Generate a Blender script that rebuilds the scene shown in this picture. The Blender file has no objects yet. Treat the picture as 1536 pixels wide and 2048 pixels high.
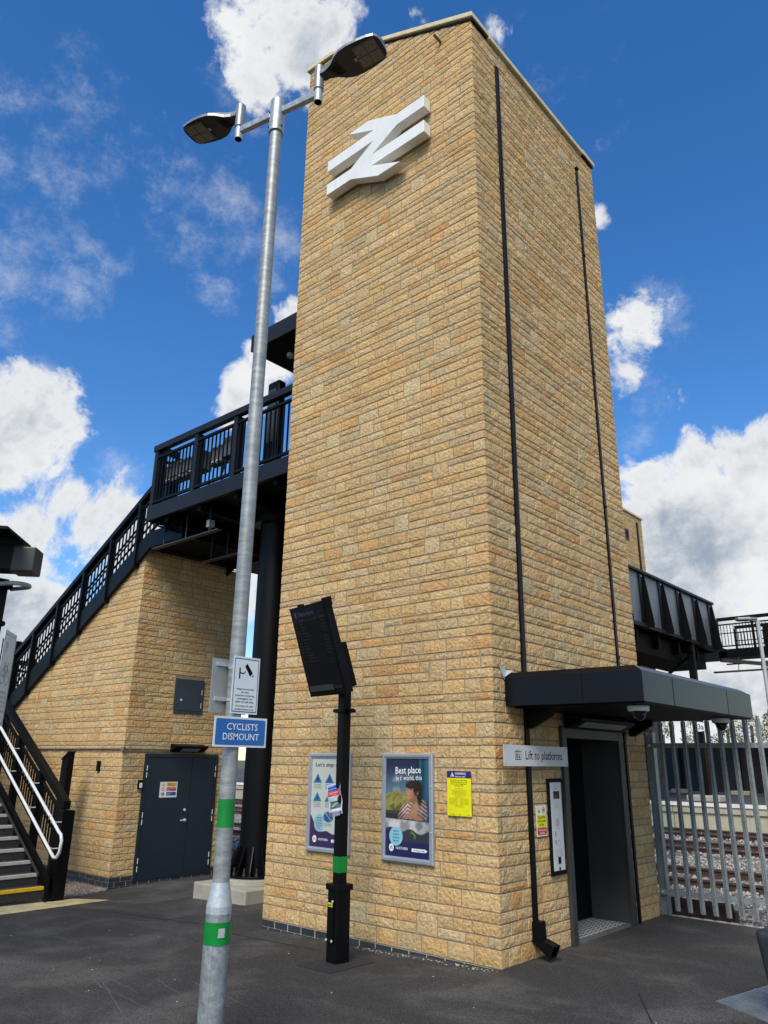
import bpy, math, random
import numpy as np
from mathutils import Vector, Matrix
random.seed(7)
S = bpy.context.scene
COL = S.collection
# ------------------------------------------------------------------ camera
cam_d = bpy.data.cameras.new("camera"); cam = bpy.data.objects.new("camera", cam_d); COL.objects.link(cam)
def _axes(y, p, r):
    f = Vector((-math.sin(y)*math.cos(p), math.cos(y)*math.cos(p), math.sin(p)))
    ri = Vector((math.cos(y), math.sin(y), 0)); up = ri.cross(f)
    c, s = math.cos(r), math.sin(r)
    return ri*c+up*s, -ri*s+up*c, f
CR, CU, CF = _axes(math.radians(41.5618), math.radians(18.4233), math.radians(0.76373))
CAMP = Vector((4.3036, -6.5412, 1.78))
mw = Matrix(((CR.x, CU.x, -CF.x, CAMP.x), (CR.y, CU.y, -CF.y, CAMP.y), (CR.z, CU.z, -CF.z, CAMP.z), (0, 0, 0, 1)))
cam.matrix_world = mw
cam_d.sensor_fit = 'HORIZONTAL'; cam_d.sensor_width = 36; cam_d.lens = 36*1499.4/1536
cam_d.clip_start = 0.05; cam_d.clip_end = 6000
S.camera = cam
# ------------------------------------------------------------------ exposure
S.view_settings.view_transform = 'Standard'; S.view_settings.look = 'None'
S.view_settings.gamma = 1; S.view_settings.exposure = 0.55
# ------------------------------------------------------------------ sun
SUN_DIR = Vector((0.32, -0.62, 0.74)).normalized()
sun_d = bpy.data.lights.new("sun", 'SUN'); sun = bpy.data.objects.new("sun", sun_d); COL.objects.link(sun)
sun_d.energy = 2.7; sun_d.angle = math.radians(28); sun_d.color = (1.0, 0.93, 0.82)
sun.rotation_euler = SUN_DIR.to_track_quat('Z', 'Y').to_euler()
# ------------------------------------------------------------------ world: sky with clouds
W = bpy.data.worlds.new("World"); S.world = W; W.use_nodes = True
nt = W.node_tree; nt.nodes.clear()
def N(t, tree=None, **kw):
    n = (tree or nt).nodes.new(t)
    for k, v in kw.items(): setattr(n, k, v)
    return n
def build_world():
    L = nt.links.new
    sky = N('ShaderNodeTexSky'); sky.sky_type = 'NISHITA'; sky.sun_disc = False
    sky.sun_elevation = math.asin(SUN_DIR.z); sky.sun_rotation = math.atan2(SUN_DIR.x, SUN_DIR.y)
    sky.air_density = 1.0; sky.dust_density = 0.3; sky.ozone_density = 2.5
    hs = N('ShaderNodeHueSaturation'); hs.inputs['Saturation'].default_value = 1.32; hs.inputs['Value'].default_value = 1.38
    hs.inputs['Hue'].default_value = 0.506
    L(sky.outputs[0], hs.inputs['Color'])
    tc = N('ShaderNodeTexCoord')
    def noise(scale, det, rough, dist=0.0, off=(0, 0, 0), stretch=(1, 1, 1)):
        m = N('ShaderNodeMapping'); m.inputs['Location'].default_value = off; m.inputs['Scale'].default_value = stretch
        L(tc.outputs['Generated'], m.inputs['Vector'])
        n = N('ShaderNodeTexNoise'); n.inputs['Scale'].default_value = scale; n.inputs['Detail'].default_value = det
        n.inputs['Roughness'].default_value = rough; n.inputs['Distortion'].default_value = dist
        L(m.outputs[0], n.inputs['Vector']); return n.outputs['Fac']
    def mth(op, a, b=None, c=None, clamp=False):
        n = N('ShaderNodeMath'); n.operation = op; n.use_clamp = clamp
        for i, v in enumerate((a, b, c)):
            if v is None: continue
            if isinstance(v, (int, float)): n.inputs[i].default_value = v
            else: L(v, n.inputs[i])
        return n.outputs[0]
    def rng(v, a, b, c, d):
        n = N('ShaderNodeMapRange'); n.interpolation_type = 'SMOOTHSTEP'
        L(v, n.inputs[0])
        for i, x in enumerate((a, b, c, d)): n.inputs[i+1].default_value = x
        return n.outputs[0]
    # cloud centres as sky directions: (azimuth-like x, y, z) , angular radius, weight
    def mask(blobs):
        cur = None
        for (d, r, w) in blobs:
            v = Vector(d).normalized()
            dp = N('ShaderNodeVectorMath'); dp.operation = 'DOT_PRODUCT'
            L(tc.outputs['Generated'], dp.inputs[0]); dp.inputs[1].default_value = v
            # w*(1-(1-dot)*2/r^2)
            t = mth('MULTIPLY_ADD', dp.outputs['Value'], 2*w/(r*r), w-2*w/(r*r))
            cur = t if cur is None else mth('SMOOTH_MAX', cur, t, 0.25)
        return mth('MAXIMUM', cur, -0.9)
    BL = CLOUDS_DENSE
    n1 = noise(8.0, 14, 0.66, 0.35)
    n2 = noise(22.0, 8, 0.6, 0.3, (3, 1, 2))
    m1 = mask(CLOUDS_DENSE)
    a = mth('MULTIPLY_ADD', mth('SUBTRACT', n1, 0.5), 3.9, m1)
    a = mth('MULTIPLY_ADD', mth('SUBTRACT', n2, 0.5), 1.9, a)
    dens = rng(a, 0.05, 0.70, 0, 1)
    m2 = mask(CLOUDS_WISPY)
    n3 = noise(8.5, 15, 0.74, 0.0, (5, 2, 7), (1, 1, 1.25))
    b = mth('MULTIPLY_ADD', mth('SUBTRACT', n3, 0.5), 4.0, m2)
    b = mth('MULTIPLY_ADD', mth('SUBTRACT', n2, 0.5), 1.2, b)
    wis = mth('MULTIPLY', rng(b, 0.1, 1.9, 0, 1), 0.62)
    alpha = mth('MAXIMUM', dens, wis)
    # cloud brightness: soft grey bellies
    n4 = noise(5.5, 9, 0.6, 0.2, (9, 4, 1), (1, 1, 1.6))
    g = mth('MULTIPLY', rng(a, 0.5, 1.9, 0.1, 1), rng(n4, 0.34, 0.60, 0.0, 1.0))
    mixc = N('ShaderNodeMix'); mixc.data_type = 'RGBA'
    L(g, mixc.inputs[0]); mixc.inputs[6].default_value = (6.5, 6.6, 6.7, 1); mixc.inputs[7].default_value = (2.5, 3.0, 3.7, 1)
    mix = N('ShaderNodeMix'); mix.data_type = 'RGBA'
    L(alpha, mix.inputs[0]); L(hs.outputs[0], mix.inputs[6]); L(mixc.outputs[2], mix.inputs[7])
    bg = N('ShaderNodeBackground'); bg.inputs['Strength'].default_value = 0.092
    L(mix.outputs[2], bg.inputs['Color'])
    out = N('ShaderNodeOutputWorld'); L(bg.outputs[0], out.inputs['Surface'])
#CLOUDSTART
CLOUDS_DENSE = [((-0.49, 0.3698, 0.7894), 0.0821, 1.05), ((-0.5429, 0.3669, 0.7554), 0.0446, 0.75), ((-0.5414, 0.3366, 0.7705), 0.0326, 0.6), ((-0.4575, 0.4067, 0.7907), 0.0331, 0.4), ((-0.5504, 0.3965, 0.7348), 0.0285, 0.5), ((-0.5031, 0.4134, 0.759), 0.0453, 0.7), ((-0.3916, 0.4829, 0.7832), 0.0167, 0.3), ((-0.3275, 0.5455, 0.7715), 0.0166, 0.3), ((-0.2999, 0.7211, 0.6246), 0.0144, 0.4), ((-0.6399, 0.5401, 0.5467), 0.0287, 0.8), ((-0.6774, 0.5474, 0.4915), 0.0386, 1.0), ((-0.7107, 0.5365, 0.455), 0.0385, 0.8), ((-0.7306, 0.5301, 0.4303), 0.0288, 0.5), ((-0.8664, 0.3277, 0.3768), 0.0725, 0.9), ((-0.8855, 0.312, 0.3444), 0.0709, 1.1), ((-0.8488, 0.3682, 0.3794), 0.04, 0.6), ((-0.898, 0.3709, 0.2366), 0.0732, 0.8), ((-0.8638, 0.4332, 0.2571), 0.0593, 0.8), ((-0.9211, 0.3605, 0.1469), 0.1104, 1.2), ((-0.8775, 0.3761, 0.2974), 0.0512, 0.7), ((-0.8445, 0.4608, 0.273), 0.0607, 0.9), ((-0.7662, 0.6071, 0.2108), 0.0454, 1.2), ((-0.8424, 0.4324, 0.3215), 0.0237, 0.3), ((-0.8764, 0.3826, 0.2924), 0.0398, 0.5), ((-0.3355, 0.8102, 0.4806), 0.0414, 0.45), ((-0.2857, 0.8074, 0.5162), 0.0286, 0.3), ((-0.2988, 0.8493, 0.4352), 0.0231, 0.25), ((-0.3398, 0.8274, 0.4471), 0.0297, 0.4), ((-0.2776, 0.8967, 0.3446), 0.0498, 0.8), ((-0.3392, 0.8769, 0.3406), 0.041, 0.9), ((-0.2283, 0.9175, 0.3257), 0.0524, 0.9), ((-0.2996, 0.9235, 0.2397), 0.1277, 1.5), ((-0.2506, 0.955, 0.1589), 0.1189, 1.4), ((-0.362, 0.9114, 0.1959), 0.0965, 1.3), ((-0.2999, 0.9511, 0.0745), 0.1223, 1.3), ((-0.2001, 0.9085, 0.3668), 0.026, 0.5), ((0.321, 0.883, 0.342), 0.25, 1), ((0.709, 0.41, 0.574), 0.3, 1), ((0.951, -0.168, 0.259), 0.3, 1.1), ((0.433, -0.75, 0.5), 0.35, 1), ((-0.044, -0.498, 0.866), 0.3, 0.9), ((-0.683, -0.183, 0.707), 0.3, 1), ((0.243, -0.908, 0.342), 0.25, 0.8), ((0.0, 0.99, 0.139), 0.2, 1), ((0.33, 0.089, 0.94), 0.2, 0.8)]
CLOUDS_WISPY = [((-0.6993, 0.4553, 0.551), 0.0369, 0.75), ((-0.6537, 0.4291, 0.6234), 0.0787, 0.6), ((-0.7933, 0.2731, 0.5441), 0.0817, 0.7), ((-0.7797, 0.3217, 0.5372), 0.0621, 0.55), ((-0.6849, 0.3017, 0.6633), 0.0948, 0.5), ((-0.6717, 0.3608, 0.647), 0.0753, 0.45), ((-0.6121, 0.4979, 0.6144), 0.0372, 0.8), ((-0.8344, 0.4401, 0.3318), 0.0482, 0.6), ((-0.7356, 0.2318, 0.6366), 0.0895, 0.45), ((-0.2787, 0.6112, 0.7408), 0.0704, 0.25), ((-0.3359, 0.8528, 0.3999), 0.0354, 0.5), ((-0.8356, 0.2681, 0.4795), 0.0477, 0.7), ((-0.6313, 0.5086, 0.5854), 0.0376, 0.4), ((-0.6608, 0.252, 0.707), 0.0579, 0.35), ((-0.2838, 0.8151, 0.5051), 0.062, 0.7), ((-0.3094, 0.8446, 0.4369), 0.0462, 0.6), ((-0.8658, 0.3341, 0.3724), 0.0962, 0.7), ((-0.5554, 0.3858, 0.7367), 0.0683, 0.6)]
#CLOUDEND
build_world()

# ------------------------------------------------------------------ materials
MATS = {}
def mat(name, base=(0.5, 0.5, 0.5), rough=0.6, metal=0.0, attr=None, noise=None, bump=None, emit=None, spec=None, coat=0.0, voro=None):
    """noise: list of (scale, dark mult, light mult, detail[, stretch]); bump: list of (scale, strength, detail)"""
    if name in MATS: return MATS[name]
    m = bpy.data.materials.new(name); m.use_nodes = True; t = m.node_tree
    b = t.nodes['Principled BSDF']; L = t.links.new
    b.inputs['Roughness'].default_value = rough; b.inputs['Metallic'].default_value = metal
    if spec is not None: b.inputs['Specular IOR Level'].default_value = spec
    if coat: b.inputs['Coat Weight'].default_value = coat
    b.inputs['Base Color'].default_value = (*base, 1)
    tc = N('ShaderNodeTexCoord', t)
    cur = None
    if attr:
        a = N('ShaderNodeAttribute', t); a.attribute_name = attr; cur = a.outputs['Color']
    for i, nz in enumerate(noise or []):
        sc, lo, hi, det = nz[:4]
        src = tc.outputs['Object']
        if len(nz) > 4:
            mp = N('ShaderNodeMapping', t); mp.inputs['Scale'].default_value = nz[4]; L(src, mp.inputs[0]); src = mp.outputs[0]
        n = N('ShaderNodeTexNoise', t); n.inputs['Scale'].default_value = sc; n.inputs['Detail'].default_value = det
        n.inputs['Roughness'].default_value = 0.6
        L(src, n.inputs['Vector'])
        mr = N('ShaderNodeMapRange', t); mr.inputs[1].default_value = 0.3; mr.inputs[2].default_value = 0.7
        mr.inputs[3].default_value = lo; mr.inputs[4].default_value = hi; L(n.outputs['Fac'], mr.inputs[0])
        mx = N('ShaderNodeMix', t); mx.data_type = 'RGBA'; mx.blend_type = 'MULTIPLY'; mx.inputs[0].default_value = 1
        if cur is None: mx.inputs[6].default_value = (*base, 1)
        else: L(cur, mx.inputs[6])
        L(mr.outputs[0], mx.inputs[7]); cur = mx.outputs[2]
    if voro:
        sc, lo, hi = voro
        n = N('ShaderNodeTexVoronoi', t); n.inputs['Scale'].default_value = sc; L(tc.outputs['Object'], n.inputs['Vector'])
        sp = N('ShaderNodeSeparateColor', t); L(n.outputs['Color'], sp.inputs[0])
        mr = N('ShaderNodeMapRange', t); mr.inputs[3].default_value = lo; mr.inputs[4].default_value = hi; L(sp.outputs[0], mr.inputs[0])
        mx = N('ShaderNodeMix', t); mx.data_type = 'RGBA'; mx.blend_type = 'MULTIPLY'; mx.inputs[0].default_value = 1
        if cur is None: mx.inputs[6].default_value = (*base, 1)
        else: L(cur, mx.inputs[6])
        L(mr.outputs[0], mx.inputs[7]); cur = mx.outputs[2]
    if cur is not None: L(cur, b.inputs['Base Color'])
    prev = None
    for sc, st, det in (bump or []):
        n = N('ShaderNodeTexNoise', t); n.inputs['Scale'].default_value = sc; n.inputs['Detail'].default_value = det
        L(tc.outputs['Object'], n.inputs['Vector'])
        bp = N('ShaderNodeBump', t); bp.inputs['Strength'].default_value = 1.0; bp.inputs['Distance'].default_value = st
        L(n.outputs['Fac'], bp.inputs['Height'])
        if prev is not None: L(prev, bp.inputs['Normal'])
        prev = bp.outputs[0]
    if prev is not None: L(prev, b.inputs['Normal'])
    if emit:
        b.inputs['Emission Color'].default_value = (*emit[0], 1); b.inputs['Emission Strength'].default_value = emit[1]
    MATS[name] = m; return m

stone = mat('stone', attr='Col', rough=0.92, noise=[(26, 0.74, 1.22, 6), (120, 0.74, 1.23, 3), (1.1, 0.93, 1.07, 3)], bump=[(30, 0.022, 5), (130, 0.006, 3)], spec=0.2)
tower_stone = mat('tower_stone', attr='Col', rough=0.92, noise=[(26, 0.74, 1.22, 6), (120, 0.74, 1.23, 3), (1.1, 0.93, 1.07, 3), (2.4, 0.93, 1.05, 5, (3, 3, 0.25))], bump=[(30, 0.022, 5), (130, 0.006, 3)], spec=0.2)
def lime_runs(m):      # pale lime runs down the right-hand face close to the corner (local coordinates of the tower)
    t = m.node_tree; L = t.links.new; b = t.nodes['Principled BSDF']; old = b.inputs['Base Color'].links[0].from_socket
    tc = N('ShaderNodeTexCoord', t); sp = N('ShaderNodeSeparateXYZ', t); L(tc.outputs['Object'], sp.inputs[0])
    def mr(v, a, b_, c, d):
        n = N('ShaderNodeMapRange', t); n.interpolation_type = 'SMOOTHSTEP'; L(v, n.inputs[0])
        for i, x in enumerate((a, b_, c, d)): n.inputs[i+1].default_value = x
        return n.outputs[0]
    def mul(a, b_):
        n = N('ShaderNodeMath', t); n.operation = 'MULTIPLY'; L(a, n.inputs[0]); L(b_, n.inputs[1]); return n.outputs[0]
    mp = N('ShaderNodeMapping', t); mp.inputs['Scale'].default_value = (30, 30, 1.3); L(tc.outputs['Object'], mp.inputs[0])
    n1 = N('ShaderNodeTexNoise', t); n1.inputs['Scale'].default_value = 1; n1.inputs['Detail'].default_value = 3; L(mp.outputs[0], n1.inputs['Vector'])
    n2 = N('ShaderNodeTexNoise', t); n2.inputs['Scale'].default_value = 55; n2.inputs['Detail'].default_value = 3; L(tc.outputs['Object'], n2.inputs['Vector'])
    k = mul(mul(mr(n1.outputs['Fac'], .56, .66, 0, 1), mr(n2.outputs['Fac'], .35, .6, .2, 1)), mul(mul(mr(sp.outputs[0], 1.63, 1.66, 0, 1), mr(sp.outputs[1], -1.80, -1.72, 0, 1)), mul(mr(sp.outputs[1], -1.60, -1.45, 1, 0), mr(sp.outputs[2], 1.3, 2.0, .6, 0))))
    mx = N('ShaderNodeMix', t); mx.data_type = 'RGBA'; L(k, mx.inputs[0]); L(old, mx.inputs[6]); mx.inputs[7].default_value = (0.72, 0.68, 0.58, 1); L(mx.outputs[2], b.inputs['Base Color'])
lime_runs(tower_stone)
mortar = mat('mortar', (0.29, 0.235, 0.155), 0.95, noise=[(60, 0.8, 1.15, 4)], bump=[(120, 0.003, 3)], spec=0.1)
blue_brick = mat('blue_brick', attr='Col', rough=0.6, noise=[(25, 0.7, 1.3, 5)], bump=[(80, 0.003, 3)])
pale_mortar = mat('pale_mortar', (0.42, 0.40, 0.33), 0.95, noise=[(60, 0.75, 1.1, 4)])
coping_m = mat('coping_stone', (0.66, 0.56, 0.34), 0.85, noise=[(6, 0.8, 1.08, 6), (60, 0.85, 1.1, 3)], bump=[(60, 0.003, 4)])
black = mat('black_paint', (0.0028, 0.003, 0.0036), 0.42, spec=0.16, noise=[(3, 0.85, 1.2, 4), (60, 0.92, 1.08, 2)])
black_matt = mat('black_matt', (0.002, 0.002, 0.0023), 0.6, spec=0.15, noise=[(8, 0.8, 1.3, 4)])
grey_panel = mat('grey_panel', (0.085, 0.090, 0.096), 0.32, noise=[(1.3, 0.8, 1.25, 5), (9, 0.93, 1.07, 3)])
charcoal = mat('charcoal_paint', (0.034, 0.034, 0.034), 0.45, noise=[(2, 0.85, 1.15, 4)])
navy = mat('navy_paint', (0.008, 0.014, 0.022), 0.42, noise=[(2.5, 0.85, 1.18, 5)])
canopy_m = mat('canopy_black', (0.0035, 0.004, 0.006), 0.30, spec=0.20, noise=[(2, 0.85, 1.15, 4)])
anth = mat('anthracite_paint', (0.012, 0.0125, 0.014), 0.40, spec=0.22, noise=[(3, 0.9, 1.1, 3)])
galv = mat('galvanised', (0.36, 0.39, 0.41), 0.42, 0.55, noise=[(16, 0.72, 1.25, 6, (1, 1, 0.55)), (3.5, 0.85, 1.12, 3)], voro=(42, 0.86, 1.14), bump=[(60, 0.0006, 2)])
galv_ring = mat('galvanised_ringed', (0.27, 0.29, 0.29), 0.5, 0.35, noise=[(7, 0.7, 1.28, 7, (1, 1, 4.5)), (2.2, 0.86, 1.12, 3)], bump=[(50, 0.0005, 2)])
fence_galv = mat('fence_galvanised', (0.27, 0.30, 0.31), 0.5, 0.35, noise=[(9, 0.75, 1.2, 5, (1, 1, 0.4))], voro=(50, 0.85, 1.12))
galv_pale = mat('galvanised_pale', (0.42, 0.46, 0.48), 0.5, 0.35, noise=[(12, 0.8, 1.15, 5, (1, 1, 0.3))], voro=(60, 0.9, 1.1))
lamp_grey = mat('lamp_grey', (0.27, 0.28, 0.29), 0.42, 0.5, noise=[(5, 0.9, 1.1, 3)])
lamp_dark = mat('lamp_dark', (0.022, 0.022, 0.024), 0.5, noise=[(20, 0.9, 1.1, 2)])
led = mat('led_lens', (0.13, 0.125, 0.12), 0.25, noise=[(70, 0.5, 1.6, 2, (1, 1, 1))])
white = mat('white_paint', (0.72, 0.74, 0.74), 0.35, noise=[(5, 0.92, 1.03, 4)])
emblem_m = mat('emblem_white', (0.76, 0.77, 0.74), 0.4, noise=[(3, 0.93, 1.04, 5), (14, 0.96, 1.03, 4, (1, 1, 0.15))])
alu = mat('aluminium', (0.42, 0.45, 0.50), 0.35, 0.55, noise=[(10, 0.92, 1.06, 3)])
steelp = mat('brushed_steel', (0.60, 0.61, 0.62), 0.40, 0.15, noise=[(8, 0.95, 1.05, 3)])
sign_blue = mat('sign_blue', (0.008, 0.105, 0.36), 0.3, noise=[(4, 0.95, 1.05, 3)])
txt_white = mat('lettering_white', (0.74, 0.76, 0.78), 0.45)
txt_black = mat('lettering_black', (0.004, 0.004, 0.005), 0.7, spec=0.1)
txt_grey = mat('lettering_grey', (0.25, 0.26, 0.24), 0.45)
signw = mat('sign_white', (0.62, 0.66, 0.68), 0.35, noise=[(6, 0.95, 1.04, 3)])
yellow = mat('sign_yellow', (0.72, 0.68, 0.0), 0.4, noise=[(8, 0.93, 1.05, 3)])
amber = mat('sign_amber', (0.70, 0.36, 0.0), 0.4)
redm = mat('sign_red', (0.50, 0.02, 0.03), 0.4)
purple = mat('sign_navy', (0.018, 0.015, 0.11), 0.4)
bluep = mat('sign_mid_blue', (0.012, 0.06, 0.30), 0.4)
green = mat('green_tape', (0.0, 0.20, 0.03), 0.35, noise=[(9, 0.85, 1.1, 4)])
painted = mat('printed_sheet', attr='Col', rough=0.28)
painted_matt = mat('printed_paper', attr='Col', rough=0.6)
concrete = mat('concrete', (0.36, 0.34, 0.28), 0.9, noise=[(3, 0.8, 1.12, 6), (50, 0.88, 1.1, 3)], bump=[(40, 0.003, 4)])
plat_conc = mat('platform_concrete', (0.40, 0.38, 0.29), 0.9, noise=[(1.2, 0.75, 1.12, 6, (1, 1, 0.4)), (9, 0.85, 1.1, 4, (1, 1, 0.1))])
rustm = mat('rusty_steel', (0.050, 0.028, 0.020), 0.8, noise=[(7, 0.6, 1.5, 6), (40, 0.8, 1.2, 3)], bump=[(30, 0.003, 4)])
railtop = mat('rail_head', (0.20, 0.17, 0.15), 0.45, 0.5, noise=[(6, 0.8, 1.2, 4)])
hedge = mat('dark_hoarding', (0.006, 0.008, 0.014), 0.55, noise=[(1.5, 0.6, 1.7, 5, (1, 1, 3))])
bark = mat('bark', (0.10, 0.08, 0.06), 0.9, noise=[(10, 0.7, 1.3, 4)])
leafm = mat('leaf', attr='Col', rough=0.7)
chequer = mat('chequer_plate', (0.20, 0.20, 0.19), 0.45, 0.4, noise=[(7, 0.8, 1.15, 4)])
chequer_hi = mat('chequer_raised', (0.62, 0.62, 0.60), 0.35, 0.4)
gratem = mat('grating_steel', (0.26, 0.29, 0.33), 0.45, 0.6, noise=[(5, 0.75, 1.2, 4)])
stepdark = mat('step_dark', (0.020, 0.020, 0.021), 0.85, noise=[(12, 0.7, 1.4, 5)])
nosing_m = mat('nosing_grey', (0.42, 0.41, 0.37), 0.85, noise=[(30, 0.75, 1.15, 5)])
nosing_y = mat('nosing_yellow', (0.62, 0.38, 0.01), 0.8, noise=[(25, 0.8, 1.1, 5)])
rail_white = mat('handrail_white', (0.62, 0.64, 0.66), 0.3, noise=[(6, 0.94, 1.04, 3)])
terrain_m = mat('terrain', (0.07, 0.09, 0.04), 0.95, noise=[(0.05, 0.7, 1.3, 5)])
glass_dark = mat('dark_glass', (0.006, 0.006, 0.008), 0.08)
diffuser = mat('diffuser', (0.34, 0.34, 0.36), 0.3)

# asphalt with dusty patches, aggregate sparkle and fine relief
def mk_asphalt():
    m = bpy.data.materials.new('asphalt'); m.use_nodes = True; t = m.node_tree; L = t.links.new
    b = t.nodes['Principled BSDF']; b.inputs['Roughness'].default_value = 0.85; b.inputs['Specular IOR Level'].default_value = 0.3
    tc = N('ShaderNodeTexCoord', t)
    def nz(sc, det, ro=0.6, dist=0.0, st=None):
        src = tc.outputs['Object']
        if st:
            mp = N('ShaderNodeMapping', t); mp.inputs['Scale'].default_value = st; mp.inputs['Rotation'].default_value = (0, 0, 0.6); L(src, mp.inputs[0]); src = mp.outputs[0]
        n = N('ShaderNodeTexNoise', t); n.inputs['Scale'].default_value = sc; n.inputs['Detail'].default_value = det
        n.inputs['Roughness'].default_value = ro; n.inputs['Distortion'].default_value = dist
        L(src, n.inputs['Vector']); return n.outputs['Fac']
    def mr(v, a, b_, c, d):
        n = N('ShaderNodeMapRange', t); n.interpolation_type = 'SMOOTHSTEP'; L(v, n.inputs[0])
        for i, x in enumerate((a, b_, c, d)): n.inputs[i+1].default_value = x
        return n.outputs[0]
    def mix(f, a, c, mode='MIX'):
        n = N('ShaderNodeMix', t); n.data_type = 'RGBA'; n.blend_type = mode
        if isinstance(f, float): n.inputs[0].default_value = f
        else: L(f, n.inputs[0])
        for i, v in ((6, a), (7, c)):
            if isinstance(v, tuple): n.inputs[i].default_value = (*v, 1)
            else: L(v, n.inputs[i])
        return n.outputs[2]
    dust = mr(nz(0.9, 9, 0.66, 0.5), 0.44, 0.68, 0, 1)
    c = mix(dust, (0.036, 0.035, 0.0335), (0.080, 0.077, 0.071))
    streak = mr(nz(1.6, 7, 0.6, 0.4, (0.35, 1.6, 1)), 0.50, 0.78, 0, 0.5)
    c = mix(streak, c, (0.092, 0.088, 0.082))
    v = N('ShaderNodeTexVoronoi', t); v.inputs['Scale'].default_value = 190; L(tc.outputs['Object'], v.inputs['Vector'])
    sp = N('ShaderNodeSeparateColor', t); L(v.outputs['Color'], sp.inputs[0])
    c = mix(1.0, c, mr(sp.outputs[0], 0, 1, 0.42, 1.7), 'MULTIPLY')
    c = mix(1.0, c, mr(nz(60, 4), 0.3, 0.7, 0.75, 1.3), 'MULTIPLY')
    spot = mr(sp.outputs[1], 0.985, 0.995, 0, 0.5)
    c = mix(spot, c, (0.26, 0.25, 0.23))
    L(c, b.inputs['Base Color'])
    bp = N('ShaderNodeBump', t); bp.inputs['Distance'].default_value = 0.004; L(v.outputs['Distance'], bp.inputs['Height'])
    bp2 = N('ShaderNodeBump', t); bp2.inputs['Distance'].default_value = 0.006; L(nz(45, 6), bp2.inputs['Height']); L(bp.outputs[0], bp2.inputs['Normal'])
    L(bp2.outputs[0], b.inputs['Normal'])
    return m
asphalt = mk_asphalt()
def mk_ballast(name, base, scale):
    m = bpy.data.materials.new(name); m.use_nodes = True; t = m.node_tree; L = t.links.new
    b = t.nodes['Principled BSDF']; b.inputs['Roughness'].default_value = 0.9
    tc = N('ShaderNodeTexCoord', t)
    v = N('ShaderNodeTexVoronoi', t); v.inputs['Scale'].default_value = scale; L(tc.outputs['Object'], v.inputs['Vector'])
    sp = N('ShaderNodeSeparateColor', t); L(v.outputs['Color'], sp.inputs[0])
    mr = N('ShaderNodeMapRange', t); mr.inputs[3].default_value = 0.35; mr.inputs[4].default_value = 1.5; L(sp.outputs[0], mr.inputs[0])
    md = N('ShaderNodeMapRange', t); md.inputs[1].default_value = 0.2; md.inputs[2].default_value = 0.75; md.inputs[3].default_value = 1.1; md.inputs[4].default_value = 0.25; L(v.outputs['Distance'], md.inputs[0])
    mu = N('ShaderNodeMath', t); mu.operation = 'MULTIPLY'; L(mr.outputs[0], mu.inputs[0]); L(md.outputs[0], mu.inputs[1])
    mx = N('ShaderNodeMix', t); mx.data_type = 'RGBA'; mx.blend_type = 'MULTIPLY'; mx.inputs[0].default_value = 1
    mx.inputs[6].default_value = (*base, 1); L(mu.outputs[0], mx.inputs[7]); L(mx.outputs[2], b.inputs['Base Color'])
    bp = N('ShaderNodeBump', t); bp.inputs['Distance'].default_value = 0.6/scale; bp.invert = True; L(v.outputs['Distance'], bp.inputs['Height']); L(bp.outputs[0], b.inputs['Normal'])
    return m
ballast_m = mk_ballast('ballast', (0.38, 0.36, 0.335), 14)
gravel_m = mk_ballast('fine_gravel', (0.62, 0.50, 0.40), 42)
def mk_paving():
    m = bpy.data.materials.new('paving_slab'); m.use_nodes = True; t = m.node_tree; L = t.links.new
    b = t.nodes['Principled BSDF']; b.inputs['Roughness'].default_value = 0.85
    tc = N('ShaderNodeTexCoord', t)
    br = N('ShaderNodeTexBrick', t); br.offset = 0.0; br.inputs['Scale'].default_value = 1; br.inputs['Brick Width'].default_value = 0.4; br.inputs['Row Height'].default_value = 0.4
    br.inputs['Mortar Size'].default_value = 0.006; br.inputs['Color1'].default_value = (0.50, 0.38, 0.16, 1); br.inputs['Color2'].default_value = (0.42, 0.37, 0.24, 1); br.inputs['Mortar'].default_value = (0.2, 0.18, 0.13, 1)
    L(tc.outputs['Object'], br.inputs['Vector'])
    n = N('ShaderNodeTexNoise', t); n.inputs['Scale'].default_value = 4; n.inputs['Detail'].default_value = 6; L(tc.outputs['Object'], n.inputs['Vector'])
    mr = N('ShaderNodeMapRange', t); mr.inputs[1].default_value = 0.3; mr.inputs[2].default_value = 0.7; mr.inputs[3].default_value = 0.7; mr.inputs[4].default_value = 1.2; L(n.outputs['Fac'], mr.inputs[0])
    mx = N('ShaderNodeMix', t); mx.data_type = 'RGBA'; mx.blend_type = 'MULTIPLY'; mx.inputs[0].default_value = 1
    L(br.outputs['Color'], mx.inputs[6]); L(mr.outputs[0], mx.inputs[7]); L(mx.outputs[2], b.inputs['Base Color'])
    return m
paving_m = mk_paving()

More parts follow.
